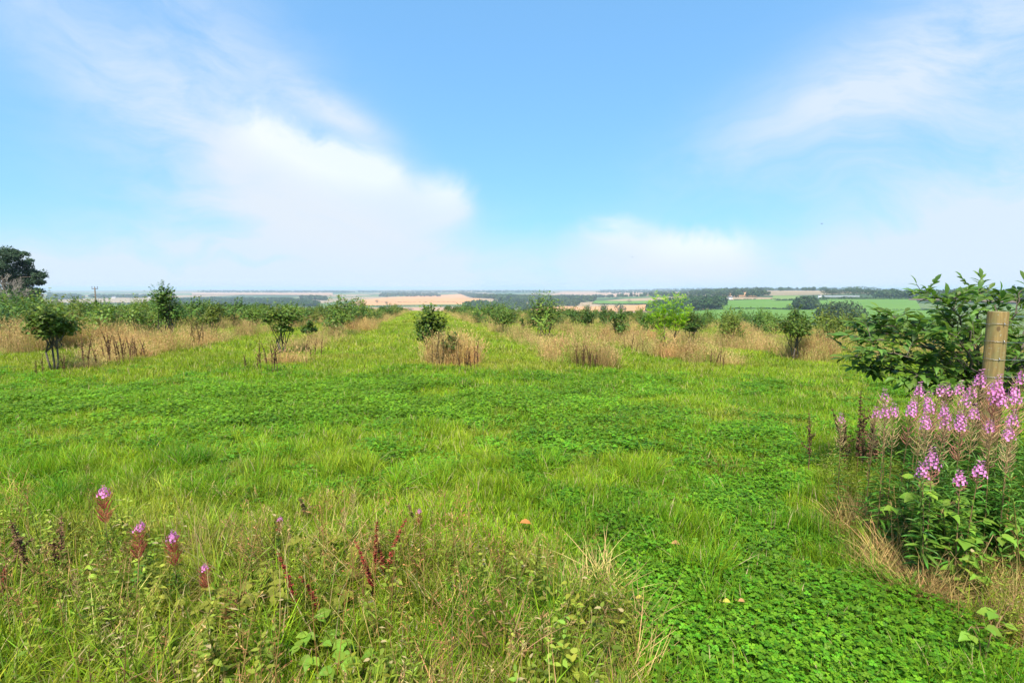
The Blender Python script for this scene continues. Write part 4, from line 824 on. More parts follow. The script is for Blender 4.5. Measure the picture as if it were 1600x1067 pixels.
def grow(p0, d0, L_, r0, lev):
    d0 = unit(np.asarray(d0, float)); p1 = p0 + d0 * L_ * .5 + rng.normal(0, .06 * L_, 3); p2 = p0 + d0 * L_ + rng.normal(0, .1 * L_, 3)
    tube(m_ if lev < 2 else tw, [p0, p1, p2], [r0, r0 * .8, r0 * .6], 5 if lev < 2 else 3, .5, cap=False)
    if lev >= 5: return
    for q in range(3 if lev < 2 else rng.integers(2, 4)):
        f = rng.uniform(.5, 1.); grow(p0 * (1 - f) + p2 * f, d0 + rng.normal(0, .5, 3) + np.array([.1, 0, .12]), L_ * rng.uniform(.55, .8), max(r0 * .55, .022), lev + 1)
grow(np.array([0, 0, -.3]), [.05, 0, 1], 2.6, .16, 0); grow(np.array([.3, 0, 0.]), [.35, 0, 1], 2.4, .12, 0); grow(np.array([-.3, 0, 0.]), [-.3, 0, 1], 2.5, .12, 0)
obj('trunk', m_.mesh('trunk', M_bare), t_); obj('twigs', tw.mesh('twigs', M_bare), t_)
# ================================================================== FENCE AT THE RIGHT
def post_mat():
    m_ = bpy.data.materials.new('treated_post'); m_.use_nodes = True; t = NT(m_.node_tree); pb = t.n['Principled BSDF']; co = t.node('ShaderNodeTexCoord').outputs['Object']
    gr = t.noise(t.vscale(co, (1, 1, .045)), 70, 6, .65, .3); bl = t.noise(t.vscale(co, (1, 1, .35)), 14, 4, .6); ck = t.noise(t.vscale(co, (1, 1, .02)), 38, 3, .5, .15); sp = t.noise(co, 60, 3, .5)
    col = t.mixc(t.smooth(gr, .3, .7), (.14, .09, .032, 1), (.28, .19, .068, 1)); col = t.mixc(t.m('MULTIPLY', t.smooth(bl, .42, .68), .7), col, (.17, .155, .06, 1))   # green algae
    col = t.mixc(t.m('MULTIPLY', t.smooth(sp, .62, .72), .5), col, (.30, .30, .22, 1)); col = t.mixc(t.smooth(ck, .335, .30), col, (.05, .035, .018, 1))                # lichen flecks, drying cracks
    vk = t.node('ShaderNodeTexVoronoi', feature='F1'); vk.inputs['Scale'].default_value = 7.; t.put(vk.inputs['Vector'], t.vscale(co, (1.4, 1.4, .8))); col = t.mixc(t.m('MULTIPLY', t.smooth(vk.outputs['Distance'], .14, .07), .8), col, (.09, .055, .025, 1))   # knots
    t.put(pb.inputs['Base Color'], col); pb.inputs['Roughness'].default_value = .88; pb.inputs['Specular IOR Level'].default_value = .2
    b = t.node('ShaderNodeBump'); b.inputs['Strength'].default_value = .9; b.inputs['Distance'].default_value = .004; t.put(b.inputs['Height'], t.m('ADD', gr, t.smooth(ck, .30, .345))); t.put(pb.inputs['Normal'], b.outputs[0]); return m_
M_post = post_mat(); M_lich = None; M_wire = solid('galvanised_wire', (.42, .43, .44), .4, 20, .3, metal=.8); M_end = solid('post_end', (.34, .27, .12), .85, 14, .35)
PD = 3.7; ptop = at(1560, 487, PD); gz_ = float(land(ptop[0], ptop[1])); ph = ptop[2] - gz_
t_ = empty('wire_fence', (ptop[0], ptop[1], gz_), 'round wooden fence post with wires running off to the right edge', 'fence')
m_ = MB(); rp = .061; ns = 20; prof = [(-.4, rp), (.3, rp), (.7, rp * .99), (ph - .012, rp * .98), (ph, rp * .93)]
ang = np.arange(ns) * 6.2832 / ns; vv = np.concatenate([np.stack([r_ * np.cos(ang) * (1 + .012 * np.sin(3 * ang)), r_ * np.sin(ang), np.full(ns, z_)], 1) for z_, r_ in prof]); ff = []
for a in range(len(prof) - 1):
    for q in range(ns): n2 = (q + 1) % ns; ff += [[a * ns + q, a * ns + n2, (a + 1) * ns + n2], [a * ns + q, (a + 1) * ns + n2, (a + 1) * ns + q]]
m_.add(vv, ff); obj('post', m_.mesh('post', M_post, True), t_)
m_ = MB(); vv = np.vstack([np.stack([rp * .93 * np.cos(ang), rp * .93 * np.sin(ang), np.full(ns, ph + .001)], 1), [[0, 0, ph + .004]]]); m_.add(vv, [[q, (q + 1) % ns, ns] for q in range(ns)]); obj('end_grain', m_.mesh('end_grain', M_end), t_)
m_ = MB(); tube(m_, [[2.9, -.25, -.4], [2.9, -.25, ph - .05]], rp, 16); obj('post', m_.mesh('post', M_post, True), t_)
wz = [at(1545, y_, PD)[2] - gz_ for y_ in (506, 533, 560, 587, 618, 655)]
for k, z_ in enumerate(wz):
    m_ = MB(); r2 = rp + .003; pts = [[r2 * math.cos(a), r2 * math.sin(a), z_ + .004 * math.sin(a * 2 + k)] for a in np.linspace(R(100), R(285), 14)] + [[.5, -.105, z_ - .004], [1.4, -.18, z_ - .012], [2.9, -.315, z_]]
    tube(m_, pts, .0012, 5); obj('wire', m_.mesh('wire', M_wire), t_)
    m_ = MB(); a = R(262 + 9 * math.sin(k * 2.3)); cx, cy_ = (rp + .004) * math.cos(a), (rp + .004) * math.sin(a); tube(m_, [[cx * .9, cy_ * .9, z_ - .011], [cx * 1.03, cy_ * 1.03, z_ - .008], [cx * 1.06, cy_ * 1.06, z_], [cx * 1.03, cy_ * 1.03, z_ + .008], [cx * .9, cy_ * .9, z_ + .011]], .002, 5); obj('staple', m_.mesh('staple', M_wire), t_)
for x_ in np.arange(.16, 2.85, .15):
    m_ = MB(); y_ = -.065 - .085 * x_; tube(m_, [[x_, y_, wz[-1] - .1], [x_, y_ - .004, wz[2]], [x_, y_, wz[0]]], .0011, 4); obj('stay_wire', m_.mesh('stay_wire', M_wire), t_)
# ================================================================== BIG LEAVED SHRUB BEHIND THE POST
M_big = plant_mat('shrub_leaves', (.105, .19, .03), spread=.42, trans=.38, rough=.45, spec=.28, hue=.02); M_bstem = solid('shrub_bark', (.12, .095, .07), .8, 10, .4, .4)
SDp = 4.9; sb = at(1552, 700, SDp); sb[2] = land(sb[0], sb[1]); t_ = empty('leafy_shrub', sb, 'large dark leaved shrub with drooping glossy leaves behind the fence post', 'shrub')
st = MB(); LV = []
def P(px, py, dd=0.): return at(px, py, SDp + dd) - sb
core = P(1545, 640)
tube(st, [[0, 0, -.1], core * .5 + [.03, 0, 0], core], [.035, .03, .026], 7)
BR = [[(1480, 578, 0), (1420, 562, -.05), (1360, 556, -.1), (1316, 557, -.1)], [(1470, 548, 0), (1400, 534, -.1), (1350, 528, -.1), (1322, 524, -.1)], [(1470, 590, .1), (1410, 578, .1), (1365, 572, .1), (1345, 574, .1)], [(1450, 535, .3), (1400, 512, .3), (1360, 504, .3), (1335, 506, .3)], [(1500, 585, -.1), (1440, 560, -.25), (1380, 552, -.3), (1335, 556, -.35)], [(1480, 560, .1), (1420, 530, .1), (1368, 520, .1), (1338, 518, .1)], [(1500, 560, -.1), (1450, 520, -.1), (1415, 500, -.15), (1395, 496, -.15)], [(1510, 540, .1), (1480, 500, .1), (1450, 468, .1), (1432, 444, .1)],
      [(1520, 540, -.2), (1500, 500, -.3), (1485, 475, -.3), (1478, 462, -.3)], [(1530, 540, .2), (1525, 495, .2), (1528, 465, .2), (1530, 452, .2)], [(1555, 560, .2), (1575, 510, .2), (1592, 470, .25), (1600, 438, .3)], [(1510, 600, -.2), (1470, 592, -.35), (1435, 590, -.4), (1420, 592, -.4)],
      [(1570, 580, -.1), (1600, 540, -.1), (1640, 500, 0), (1665, 470, 0)], [(1575, 600, -.1), (1625, 570, -.1), (1670, 550, 0), (1710, 535, 0)], [(1535, 590, -.3), (1515, 555, -.4), (1495, 530, -.45), (1480, 515, -.5)], [(1520, 600, .2), (1460, 575, .35), (1410, 560, .4), (1375, 548, .4)],
      [(1560, 590, .3), (1580, 550, .4), (1600, 520, .45), (1615, 490, .5)], [(1530, 570, .4), (1500, 530, .5), (1470, 510, .5), (1440, 500, .5)], [(1550, 600, -.3), (1580, 575, -.4), (1600, 560, -.4), (1625, 545, -.4)], [(1540, 560, -.1), (1545, 520, -.05), (1556, 480, 0), (1562, 458, 0)], [(1520, 610, -.3), (1495, 605, -.4), (1470, 612, -.5), (1448, 610, -.5)], [(1545, 610, .1), (1575, 612, .1), (1610, 605, .1), (1650, 600, .1)]]
def catm(pts, n=16):
    pts = np.asarray(pts); t_ = np.linspace(0, len(pts) - 1, n); i0 = np.clip(t_.astype(int), 0, len(pts) - 2); f = (t_ - i0)[:, None]; f = f; return pts[i0] * (1 - f) + pts[i0 + 1] * f
def put_leaves(path, start, n, L_):
    for q in range(n):
        f = start + (1 - start) * (q + .5) / n; k = f * (len(path) - 1); i0 = int(min(k, len(path) - 2)); p_ = path[i0] + (path[i0 + 1] - path[i0]) * (k - i0); ax = unit(path[i0 + 1] - path[i0])
        sd_ = unit(np.cross(ax, [0, 0, 1.])) * (1 if q % 2 else -1); d_ = unit(ax * rng.uniform(.45, .9) + sd_ * rng.uniform(.5, .9) + np.array([0, 0, rng.uniform(-.45, .3)])); nr = unit(np.array([0, 0, 1.]) + rng.normal(0, .3, 3))
        LV.append((p_, d_, nr, L_ * rng.uniform(.75, 1.2)))
    LV.append((path[-1], unit(path[-1] - path[-2] + [0, 0, .02]), unit(np.array([0, -.3, 1.])), L_))
for br in BR:
    pts = catm([core] + [P(*q) for q in br], 14); pts[1:-1] += rng.normal(0, .012, (12, 3)); tube(st, pts, np.linspace(.014, .0025, 14), 5, cap=False); put_leaves(pts, .45, 12, .115)
    for q in range(15):
        f = rng.uniform(.15, .97); i0 = int(f * 12); p0 = pts[i0]; ax = unit(pts[i0 + 1] - pts[i0]); dd = unit(ax * .7 + rand_dirs(1, -.35, .75)[0]); Lb = rng.uniform(.14, .30) * (1.2 - .5 * f); tp = np.array([p0, p0 + dd * Lb * .55 + [0, 0, .01], p0 + dd * Lb]); tube(st, tp, [.004, .003, .0018], 4, cap=False); put_leaves(tp, .2, 7, .10)
obj('branches', st.mesh('branches', M_bstem, True), t_)
def vis(l):
    w_ = l[0] + sb; c = math.cos(PITCH); s = math.sin(PITCH); z_ = w_[1] * c - (w_[2] - EYE) * s; return (abs(w_[0] / z_ * FOC) > 830) * 10 + w_[1]
LV.sort(key=vis); LM = []
for k in range(5):
    m_ = MB(); T = (LEAF10[0] * [1, 1, 1 + .5 * k], LEAF10[1]); leaves(m_, [[0, 0, 0]], [[1., 0, 0]], [[0, 0, 1.]], 1., 1., T, [rng.random()]); LM.append(m_.mesh('leaf', M_big, True))
rest_ = LV[300:]
for i_, (p_, d_, nr, L_) in enumerate(LV[:300]):
    sd_ = unit(np.cross(d_, nr)); up = np.cross(sd_, d_); o = obj('leaf', LM[i_ % 5], t_); W_ = L_ * .44
    o.matrix_basis = Matrix(((d_[0] * L_, sd_[0] * W_, up[0] * L_, p_[0]), (d_[1] * L_, sd_[1] * W_, up[1] * L_, p_[1]), (d_[2] * L_, sd_[2] * W_, up[2] * L_, p_[2]), (0, 0, 0, 1)))
if rest_:
    m_ = MB(); leaves(m_, [l[0] for l in rest_], [l[1] for l in rest_], np.array([l[2] for l in rest_]), np.array([l[3] for l in rest_]), np.array([l[3] for l in rest_]) * .44, LEAF10); o = obj('leaves', m_.mesh('leaves', M_big), t_); o['kind'] = 'stuff'
# ================================================================== ROSEBAY WILLOWHERB
M_wl = plant_mat('willowherb_leaves', (.085, .185, .022), spread=.35, trans=.3, rough=.5, spec=.15); M_ws = plant_mat('willowherb_stem', (.22, .13, .06), spread=.3, trans=.0, rough=.6); M_pod = plant_mat('willowherb_pods', (.46, .21, .13), spread=.35, trans=.15, rough=.6, hue=.04); M_podr = plant_mat('red_pods', (.40, .085, .055), spread=.35, trans=.15, rough=.6, hue=.03)
M_fl = plant_mat('willowherb_petals', (.77, .28, .61), spread=.4, trans=.35, rough=.6, spec=.1, hue=.02, tcol=1.1); M_podo = plant_mat('orange_pods', (.46, .32, .15), spread=.4, trans=.15, rough=.6, hue=.04)
def willow(H=1., nf=26, pods=46, fl0=.84, fl1=.97, pod0=.62, nl=64, podm=None, leafy=(.08, .66), fr=.036, ps=.0092, pl=.065):
    ln = rng.normal(0, .05, 2); ax = lambda f: np.stack([ln[0] * f * f, ln[1] * f * f, np.asarray(f)], -1) * H
    s_ = MB(); f = np.linspace(0, 1, 8); tube(s_, ax(f) - np.array([0, 0, .03]) * (1 - f)[:, None], np.linspace(.0048, .0015, 8) * 1., 5, .5, cap=False); out = {'stem': s_.mesh('stem', M_ws)}
    m_ = MB(); f = np.linspace(leafy[0], leafy[1], nl); th = np.arange(nl) * 2.4 + rng.normal(0, .2, nl); d_ = unit(np.stack([np.cos(th), np.sin(th), rng.normal(.15, .2, nl)], 1)); L_ = .115 * (1.1 - .55 * f / leafy[1]) * rng.uniform(.8, 1.2, nl)
    leaves(m_, ax(f), d_, np.array([0, 0, 1.]) + rng.normal(0, .2, (nl, 3)), L_, L_ * .16, LEAF10); out['leaves'] = m_.mesh('leaves', M_wl)
    if pods:
        m_ = MB(); f = pod0 + (fl0 - pod0) * np.sort(rng.random(pods)); th = np.arange(pods) * 2.4; d_ = unit(np.stack([np.cos(th), np.sin(th), .75 + rng.normal(0, .2, pods)], 1)); p0 = ax(f)
        for q in range(pods): tube(m_, [p0[q], p0[q] + d_[q] * .035, p0[q] + unit(d_[q] + [0, 0, .3]) * rng.uniform(.75, 1.25) * pl], [.0012, .0022 if pl < .1 else .0032, .001], 3, rng.random(), cap=False)
        out['seed_pods'] = m_.mesh('seed_pods', podm or M_pod)
    if nf:
        m_ = MB(); f = fl0 + (fl1 - fl0) * np.linspace(0, 1, nf); th = np.arange(nf) * 2.4 + rng.normal(0, .2, nf); g = (1.1 - .6 * np.linspace(0, 1, nf))
        c = ax(f) + np.stack([np.cos(th), np.sin(th), .25 + 0 * th], 1) * (fr * g * rng.uniform(.6, 1.1, nf))[:, None]; nrm = unit(np.stack([np.cos(th), np.sin(th), .2 + 0 * th], 1)); va = rng.random(nf)
        for k in range(4):
            e1 = unit(np.cross(nrm, np.array([0, 0, 1.]))); e2 = np.cross(nrm, e1); a = k * 1.571 + .785; d_ = unit(e1 * math.cos(a) + e2 * math.sin(a) + nrm * .25)
            leaves(m_, c, d_, nrm, ps * (.5 + .5 * g), ps * .92 * (.5 + .5 * g), LEAF4, np.clip(va * .7 + rng.random(nf) * .3, 0, 1))
        nb = 14; f2 = np.linspace(fl1 - .01, 1.02, nb); th = np.arange(nb) * 2.4; d_ = unit(np.stack([np.cos(th), np.sin(th), .2 + 0 * th], 1)); leaves(m_, ax(f2), d_, rand_dirs(nb), .02, .005, LEAF2, .1)
        for q in range(0, nf, 2): tube(m_, [ax(f[q]), c[q]], [.0008, .0008], 3, .15, cap=False)
        out['flower_spike'] = m_.mesh('flower_spike', M_fl)
    return out
WV = [willow(nf=38, pods=42, fl0=.905, fl1=.98, pod0=.70), willow(nf=28, pods=46, fl0=.92, fl1=.98, pod0=.70, podm=M_podo), willow(nf=54, pods=44, fl0=.885, fl1=.98, pod0=.68, fr=.038), willow(nf=16, pods=56, fl0=.935, fl1=.985, pod0=.70, podm=M_podo)]
WF = [willow(.8, 36, 70, .88, .97, .56, 50, M_podr, (.06, .50), .058, .0145, .11), willow(.8, 28, 76, .90, .97, .54, 50, M_podr, (.06, .5), .054, .014, .11)]
WS = [willow(.7, 34, 24, .86, .97, .74, 60, None, (.05, .74), .036, .010, .05), willow(.7, 26, 10, .90, .98, .8, 60, None, (.05, .82), .032, .010, .04)]
WP = [willow(.85, 0, 60, 1., 1., .62, 50, M_podo, (.06, .6))]
def plant_willow(px, ytop, depth, var, H0, label, group, lean=.0):
    tp = at(px, ytop, depth); z0 = float(land(tp[0], tp[1])); Ht = tp[2] - z0
    o = empty('willowherb', (tp[0], tp[1], z0), label, 'wildflower', group, rng.uniform(0, 6.28), Ht / H0 / 1.0)
    for k_, me in var.items():
        q = obj(k_, me, o)
        if k_ == 'leaves': q['kind'] = 'stuff'
    return o
gW = 'pink willowherb stems in the stand by the fence post'
for px, py, dd, v_, lb in ((1392, 608, 3.75, 3, 'fading pale willowherb at the back left of the stand'), (1417, 613, 3.6, 2, 'bright dense willowherb spike standing clear at the left of the stand'), (1436, 594, 3.9, 1, 'tall pale pink willowherb at the back of the stand left of centre'), (1454, 596, 3.85, 3, 'washed out willowherb beside the tall pale back one'), (1480, 594, 3.9, 3, 'thin pale willowherb in front of the shrub leaves'),
                        (1499, 592, 3.85, 1, 'willowherb at the back of the stand below the shrub'), (1519, 595, 3.7, 1, 'willowherb a step left of the fence post'), (1531, 574, 3.6, 1, 'topmost pink willowherb touching the left side of the fence post'), (1546, 580, 3.45, 0, 'strong pink willowherb right in front of the fence post foot'), (1551, 593, 3.35, 2, 'broadest pink willowherb spike under the fence post'), (1472, 612, 3.5, 2, 'full pink willowherb in the middle of the stand'), (1486, 624, 3.4, 0, 'pink willowherb just right of the full middle spike'),
                        (1505, 634, 3.3, 2, 'fat bright willowherb spike low in the middle of the stand'), (1521, 628, 3.4, 1, 'small pink willowherb between the middle spikes and the post'), (1507, 610, 3.6, 3, 'fading willowherb behind the fat low spike'), (1400, 626, 3.5, 1, 'pink willowherb touching the left of the bright dense spike'), (1386, 628, 3.5, 1, 'leftmost full pink willowherb of the stand'), (1451, 645, 3.25, 1, 'lower willowherb in front of the tall pale ones'), (1467, 645, 3.3, 3, 'faded low willowherb in front of the full middle spike'),
                        (1364, 634, 3.6, 3, 'sparse willowherb among dark dock stalks left of the stand'), (1566, 606, 3.4, 1, 'pink willowherb just right of the fence post foot'), (1581, 637, 3.25, 1, 'willowherb right of the post reaching the picture edge'), (1594, 596, 3.5, 2, 'tall bright willowherb at the right picture edge'), (1598, 570, 3.7, 1, 'highest willowherb at the right picture edge beside the wires'), (1579, 660, 3.1, 1, 'low flowering willowherb over dark leaves at the right edge'), (1318, 646, 3.9, 3, 'small pale willowherb alone on the left of the bank'), (1432, 640, 3.45, 3, 'gone over willowherb with orange pods in the front of the stand'), (1556, 650, 3.15, 3, 'gone over willowherb with orange pods below the post')):
    plant_willow(px, py, dd, WV[v_], 1.03, lb, gW)
gF = 'short willowherbs in front of the stand'
plant_willow(1461, 700, 3.0, WS[0], .72, 'short willowherb with two tiers of flowers above the raspberry leaves', gF); plant_willow(1455, 724, 2.95, WS[1], .72, 'short flowering willowherb leaning under the two tiered one', gF)
plant_willow(1520, 714, 2.95, WS[1], .72, 'short willowherb with small bright head against dark leaves', gF); plant_willow(1506, 736, 2.9, WS[1], .72, 'lowest short willowherb left of the small bright head', gF)
gL = 'ragged willowherbs in the left foreground'
plant_willow(160, 757, 3.0, WF[0], .82, 'farthest ragged willowherb in the left foreground with two tufts of flowers', gL); plant_willow(209, 816, 2.6, WF[1], .82, 'red podded willowherb with few flowers left of its twin', gL); plant_willow(270, 826, 2.55, WF[0], .82, 'red podded willowherb with few flowers right of its twin', gL)
plant_willow(318, 876, 2.45, WF[1], .82, 'small willowherb with a tiny flower tuft near the brown leaves', gL); plant_willow(432, 806, 3.1, WF[1], .82, 'thin pinkish willowherb alone in the left middle grass', gL); plant_willow(120, 895, 2.3, WP[0], .88, 'seeding willowherb without flowers at far left', gL); plant_willow(548, 765, 3.2, WP[0], .88, 'tall brown seeding willowherb behind the red docks', gL); plant_willow(535, 795, 3.0, WP[0], .88, 'shorter brown seeding willowherb behind the red docks', gL); plant_willow(675, 985, 2.2, WP[0], .88, 'reddish seeding willowherb at the bottom centre left', gL); plant_willow(425, 960, 2.2, WP[0], .88, 'pale seeding willowherb low in the rough foreground', gL); plant_willow(655, 795, 3.3, WF[1], .82, 'faint thin willowherb at the right end of the rough margin', gL)
# leafy unflowered stems that fill the stand (uncountable)
M_wli = plant_mat('willowherb_thicket', inst=True, spread=.35, trans=.3, rough=.5, spec=.3)
def leafy_stem():
    m_ = MB(); nl = 58; f = np.linspace(.05, 1, nl); th = np.arange(nl) * 2.4; ln = rng.normal(0, .06, 2); p_ = np.stack([ln[0] * f * f, ln[1] * f * f, f], 1); d_ = unit(np.stack([np.cos(th), np.sin(th), rng.normal(.15, .2, nl) + .6 * ss(.8, 1, f)], 1)); L_ = .17 * (1.1 - .6 * f)
    leaves(m_, p_, d_, np.array([0, 0, 1.]) + rng.normal(0, .2, (nl, 3)), L_, L_ * .17, LEAF10); tube(m_, p_[::8], .004, 4, .3, cap=False); return m_
TH = [proto('leafy_stem_%d' % k, leafy_stem(), M_wli) for k in range(3)]
n = 900; x = rng.uniform(1.9, 5.2, n); y = rng.uniform(2.6, 4.6, n); fr = x / y; ok = (x > 1.9 + .5 * (y - 3.)) & (y > 2.95 + .15 * np.sin(x * 5)) & (y < 3.95 + .05 * x) & (fr > .79 + .03 * np.sin(y * 7)); x, y = x[ok], y[ok]; n = len(x)
hgt = (.34 + .40 * ss(.72, .86, x / y) + .12 * (y - 3.)) * rng.uniform(.75, 1.05, n)
scatter('willowherb_thicket', TH, np.stack([x, y, land(x, y)], 1), np.stack([rng.normal(0, .08, n), rng.normal(0, .08, n), rng.uniform(0, 6.28, n)], 1), np.stack([.62 + 0 * hgt, .62 + 0 * hgt, hgt], 1), rng.integers(0, 3, n), tint_noise(n, (.075, .17, .02), .2), 'dense dark green leafy stems below the pink flowers', 'wildflower foliage')
# thin rusty seed stems of last month's weeds, all through the rough margin (uncountable)
M_rust = plant_mat('rusty_stems', inst=True, spread=.4, trans=.1, rough=.75, spec=.1, hue=.03)
def rusty():
    m_ = MB()
    for s_ in range(2):
        b0 = np.array([rng.normal(0, .05), rng.normal(0, .05), 0]); tp = b0 + [rng.normal(0, .1), rng.normal(0, .1), rng.uniform(.75, 1.05)]; tube(m_, [b0, b0 * .5 + tp * .5 + rng.normal(0, .012, 3), tp], [.003, .0026, .0012], 4, .4, cap=False)
        for q in range(16):
            f = rng.uniform(.5, 1.); c = b0 + (tp - b0) * f; d_ = unit(rand_dirs(1, .3, .9)[0]); e_ = c + d_ * rng.uniform(.03, .09) * (1.25 - .5 * f); tube(m_, [c, e_], [.0013, .0008], 3, rng.random(), cap=False); leaves(m_, [e_, (c + e_) / 2], [d_, d_], rand_dirs(2), .02, .008, LEAF2)
    return m_
RS = [proto('rusty_stem_%d' % k, rusty(), M_rust) for k in range(4)]
x, y = region(1.5, 4.6, 30, 1.2); x, y = keep(x, y, inside(x, y, P_rough) * ss(.7, -.7, x) * (.15 + .85 * ss(.4, .6, vnoise(x + 3, y + 8, .6))) * (.75 + .35 * ss(-.6, -1.4, x)) + inside(x, y, P_bank) * .12)
scat_xy('rusty_stems', RS, x, y, rng.uniform(.45, .75, len(x)), tint_noise(len(x), (.31, .155, .06), .3), 'thin rusty brown seed stems standing through the rough grass', .1, cat='dead stems')
# ================================================================== DOCKS
def dock_mat(nm, c): return plant_mat(nm, c, spread=.45, trans=.05, rough=.8, spec=.1, hue=.03)
M_dk = dock_mat('dock_seed', (.17, .095, .05)); M_dkr = dock_mat('red_dock_seed', (.24, .05, .028)); M_dkg = dock_mat('green_dock_seed', (.20, .14, .06))
def dock_stalk(mat, big=1.):
    m_ = MB(); ln = rng.normal(0, .07, 2); f = np.linspace(0, 1, 6); ax = lambda f: np.stack([ln[0] * f * f, ln[1] * f * f, f], -1); tube(m_, ax(f), np.linspace(.007, .0025, 6), 5, .3, cap=False)
    for k in range(17):
        f0 = .36 + .62 * k / 17 + rng.normal(0, .01); ns = 22; dd = rand_dirs(ns, -.4, .8); c = ax(np.array(f0)); r_ = .022 * (1.1 - .5 * k / 17) * big
        if mat is not M_dkr and k % 4 == 1 and k < 12: sd_ = unit(np.array([*rng.normal(0, 1, 2), 1.3])); tip = c + sd_ * .13; tube(m_, [c, tip], [.003, .0015], 3, .3, cap=False); q = rng.random(26)[:, None]; bb = c + (tip - c) * q; leaves(m_, bb, rand_dirs(26, -.2, 1), rand_dirs(26), .026, .02, LEAF2)
        leaves(m_, c + dd * r_ * .3, dd, rand_dirs(ns), r_ * 1.05, r_ * .7, LEAF2)
    return m_.mesh('seed_stalk', mat)
DK = {0: [dock_stalk(M_dk) for _ in range(4)], 1: [dock_stalk(M_dkr, .8) for _ in range(3)], 2: [dock_stalk(M_dkg) for _ in range(3)]}
def dock(px, py, top, wpx, n, label, kind=0, group='dock clumps with dark seed stalks', depth=None):
    if depth is None: b_ = hit(px, py + 5)
    else: b_ = at(px, py, depth); b_[2] = land(b_[0], b_[1])
    D_ = b_[1]; ht = max(.2, at(px, top, D_)[2] - b_[2]); wd = wpx / FOC * D_; o = empty('dock_plant', b_, label, 'dock plant', group)
    for k in range(n):
        s_ = obj('seed_stalk', DK[kind][k % len(DK[kind])], o, ((k + .5) / n * wd - wd / 2 + rng.normal(0, .03), rng.normal(0, .12 * min(1, wd)), 0)); h_ = ht * rng.uniform(.6, 1.); s_.scale = (max(.75, h_), max(.75, h_), h_); s_.rotation_euler = (rng.normal(0, .06), (k / max(1, n - 1) - .5) * (.35 if n > 4 else .08) if n > 1 else .05, rng.uniform(0, 6.28))
for a in ((183, 566, 508, 56, 9, 'dense dark dock clump at the end of the left tan strip', 0), (140, 578, 520, 22, 3, 'few leaning dark dock stalks right of the flat topped tree'), (212, 562, 512, 40, 7, 'brown dock clump just right of the dense dark one', 0), (100, 584, 545, 10, 2, 'two short dock stalks at the foot of the flat topped tree'), (66, 588, 550, 14, 2, 'thin greenish dock stalks left of the flat topped tree foot', 2), (306, 541, 495, 26, 6, 'upright brown dock clump right of the tall dense dark bush', 2), (420, 581, 524, 36, 7, 'dark dock clump at the row end left of the alley'), (383, 575, 545, 8, 2, 'two thin green dock stalks left of the row end clump', 2), (490, 561, 515, 34, 4, 'sparse dock stalks behind the row end left of the alley'), (735, 580, 526, 30, 6, 'brown dock stalks on the right of the middle tan clump'), (683, 578, 512, 24, 4, 'straw brown dock stalks on the left of the middle tan clump', 2), (918, 572, 534, 40, 11, 'fan of dark dock stalks at the end of the row right of the alley'), (1117, 572, 542, 22, 3, 'three leaning dark dock stalks right of the sapling'), (1130, 575, 546, 6, 1, 'single bent dark dock stalk right of the leaning three'), (995, 552, 518, 40, 5, 'scattered dock stalks in tan grass left of the sapling', 2)):
    dock(*a)
for a in ((1258, 0, 633, 6, 1, 'single dark brown dock stalk on the left tip of the bank', 0, 5.0), (1308, 0, 617, 8, 2, 'pair of dark dock stalks on the bank behind the yellow grass', 0, 4.9), (1327, 0, 600, 8, 1, 'dark green dock stalks tallest on the bank', 2, 4.8), (1342, 0, 604, 20, 2, 'brown branching dock between the bank stalks and the willowherb', 0, 4.7), (1362, 0, 620, 14, 2, 'dark dock stalks just left of the willowherb stand', 0, 4.6)):
    dock(a[0], 800, a[2], a[3], a[4], a[5], a[6], 'dock stalks on the right bank', a[7])
for a in ((474, 0, 838, 6, 1, 'deep red dock stalk left of its twin in the rough foreground', 1, 2.4), (490, 0, 845, 6, 1, 'deep red dock stalk right of its twin in the rough foreground', 1, 2.4), (590, 0, 796, 14, 3, 'tall deep red dock stalks right of the pair in the foreground', 1, 2.8), (582, 0, 842, 12, 2, 'shorter red brown dock before the tall red ones', 1, 2.65), (479, 0, 748, 4, 1, 'thin dark dock stalk standing alone in the middle grass', 2, 3.6), (28, 0, 800, 16, 2, 'dark dock stalks at the left edge of the rough foreground', 0, 2.8), (2, 0, 838, 10, 2, 'red brown dock cut by the left picture edge', 1, 2.6), (95, 0, 808, 10, 2, 'thin brown dock stalks left of the ragged willowherbs', 0, 2.9), (642, 0, 776, 4, 1, 'short lone dock stalk near the right end of the rough margin', 2, 3.4)):
    dock(a[0], 900, a[2], a[3], a[4], a[5], a[6], 'dock stalks in the rough foreground', a[7])
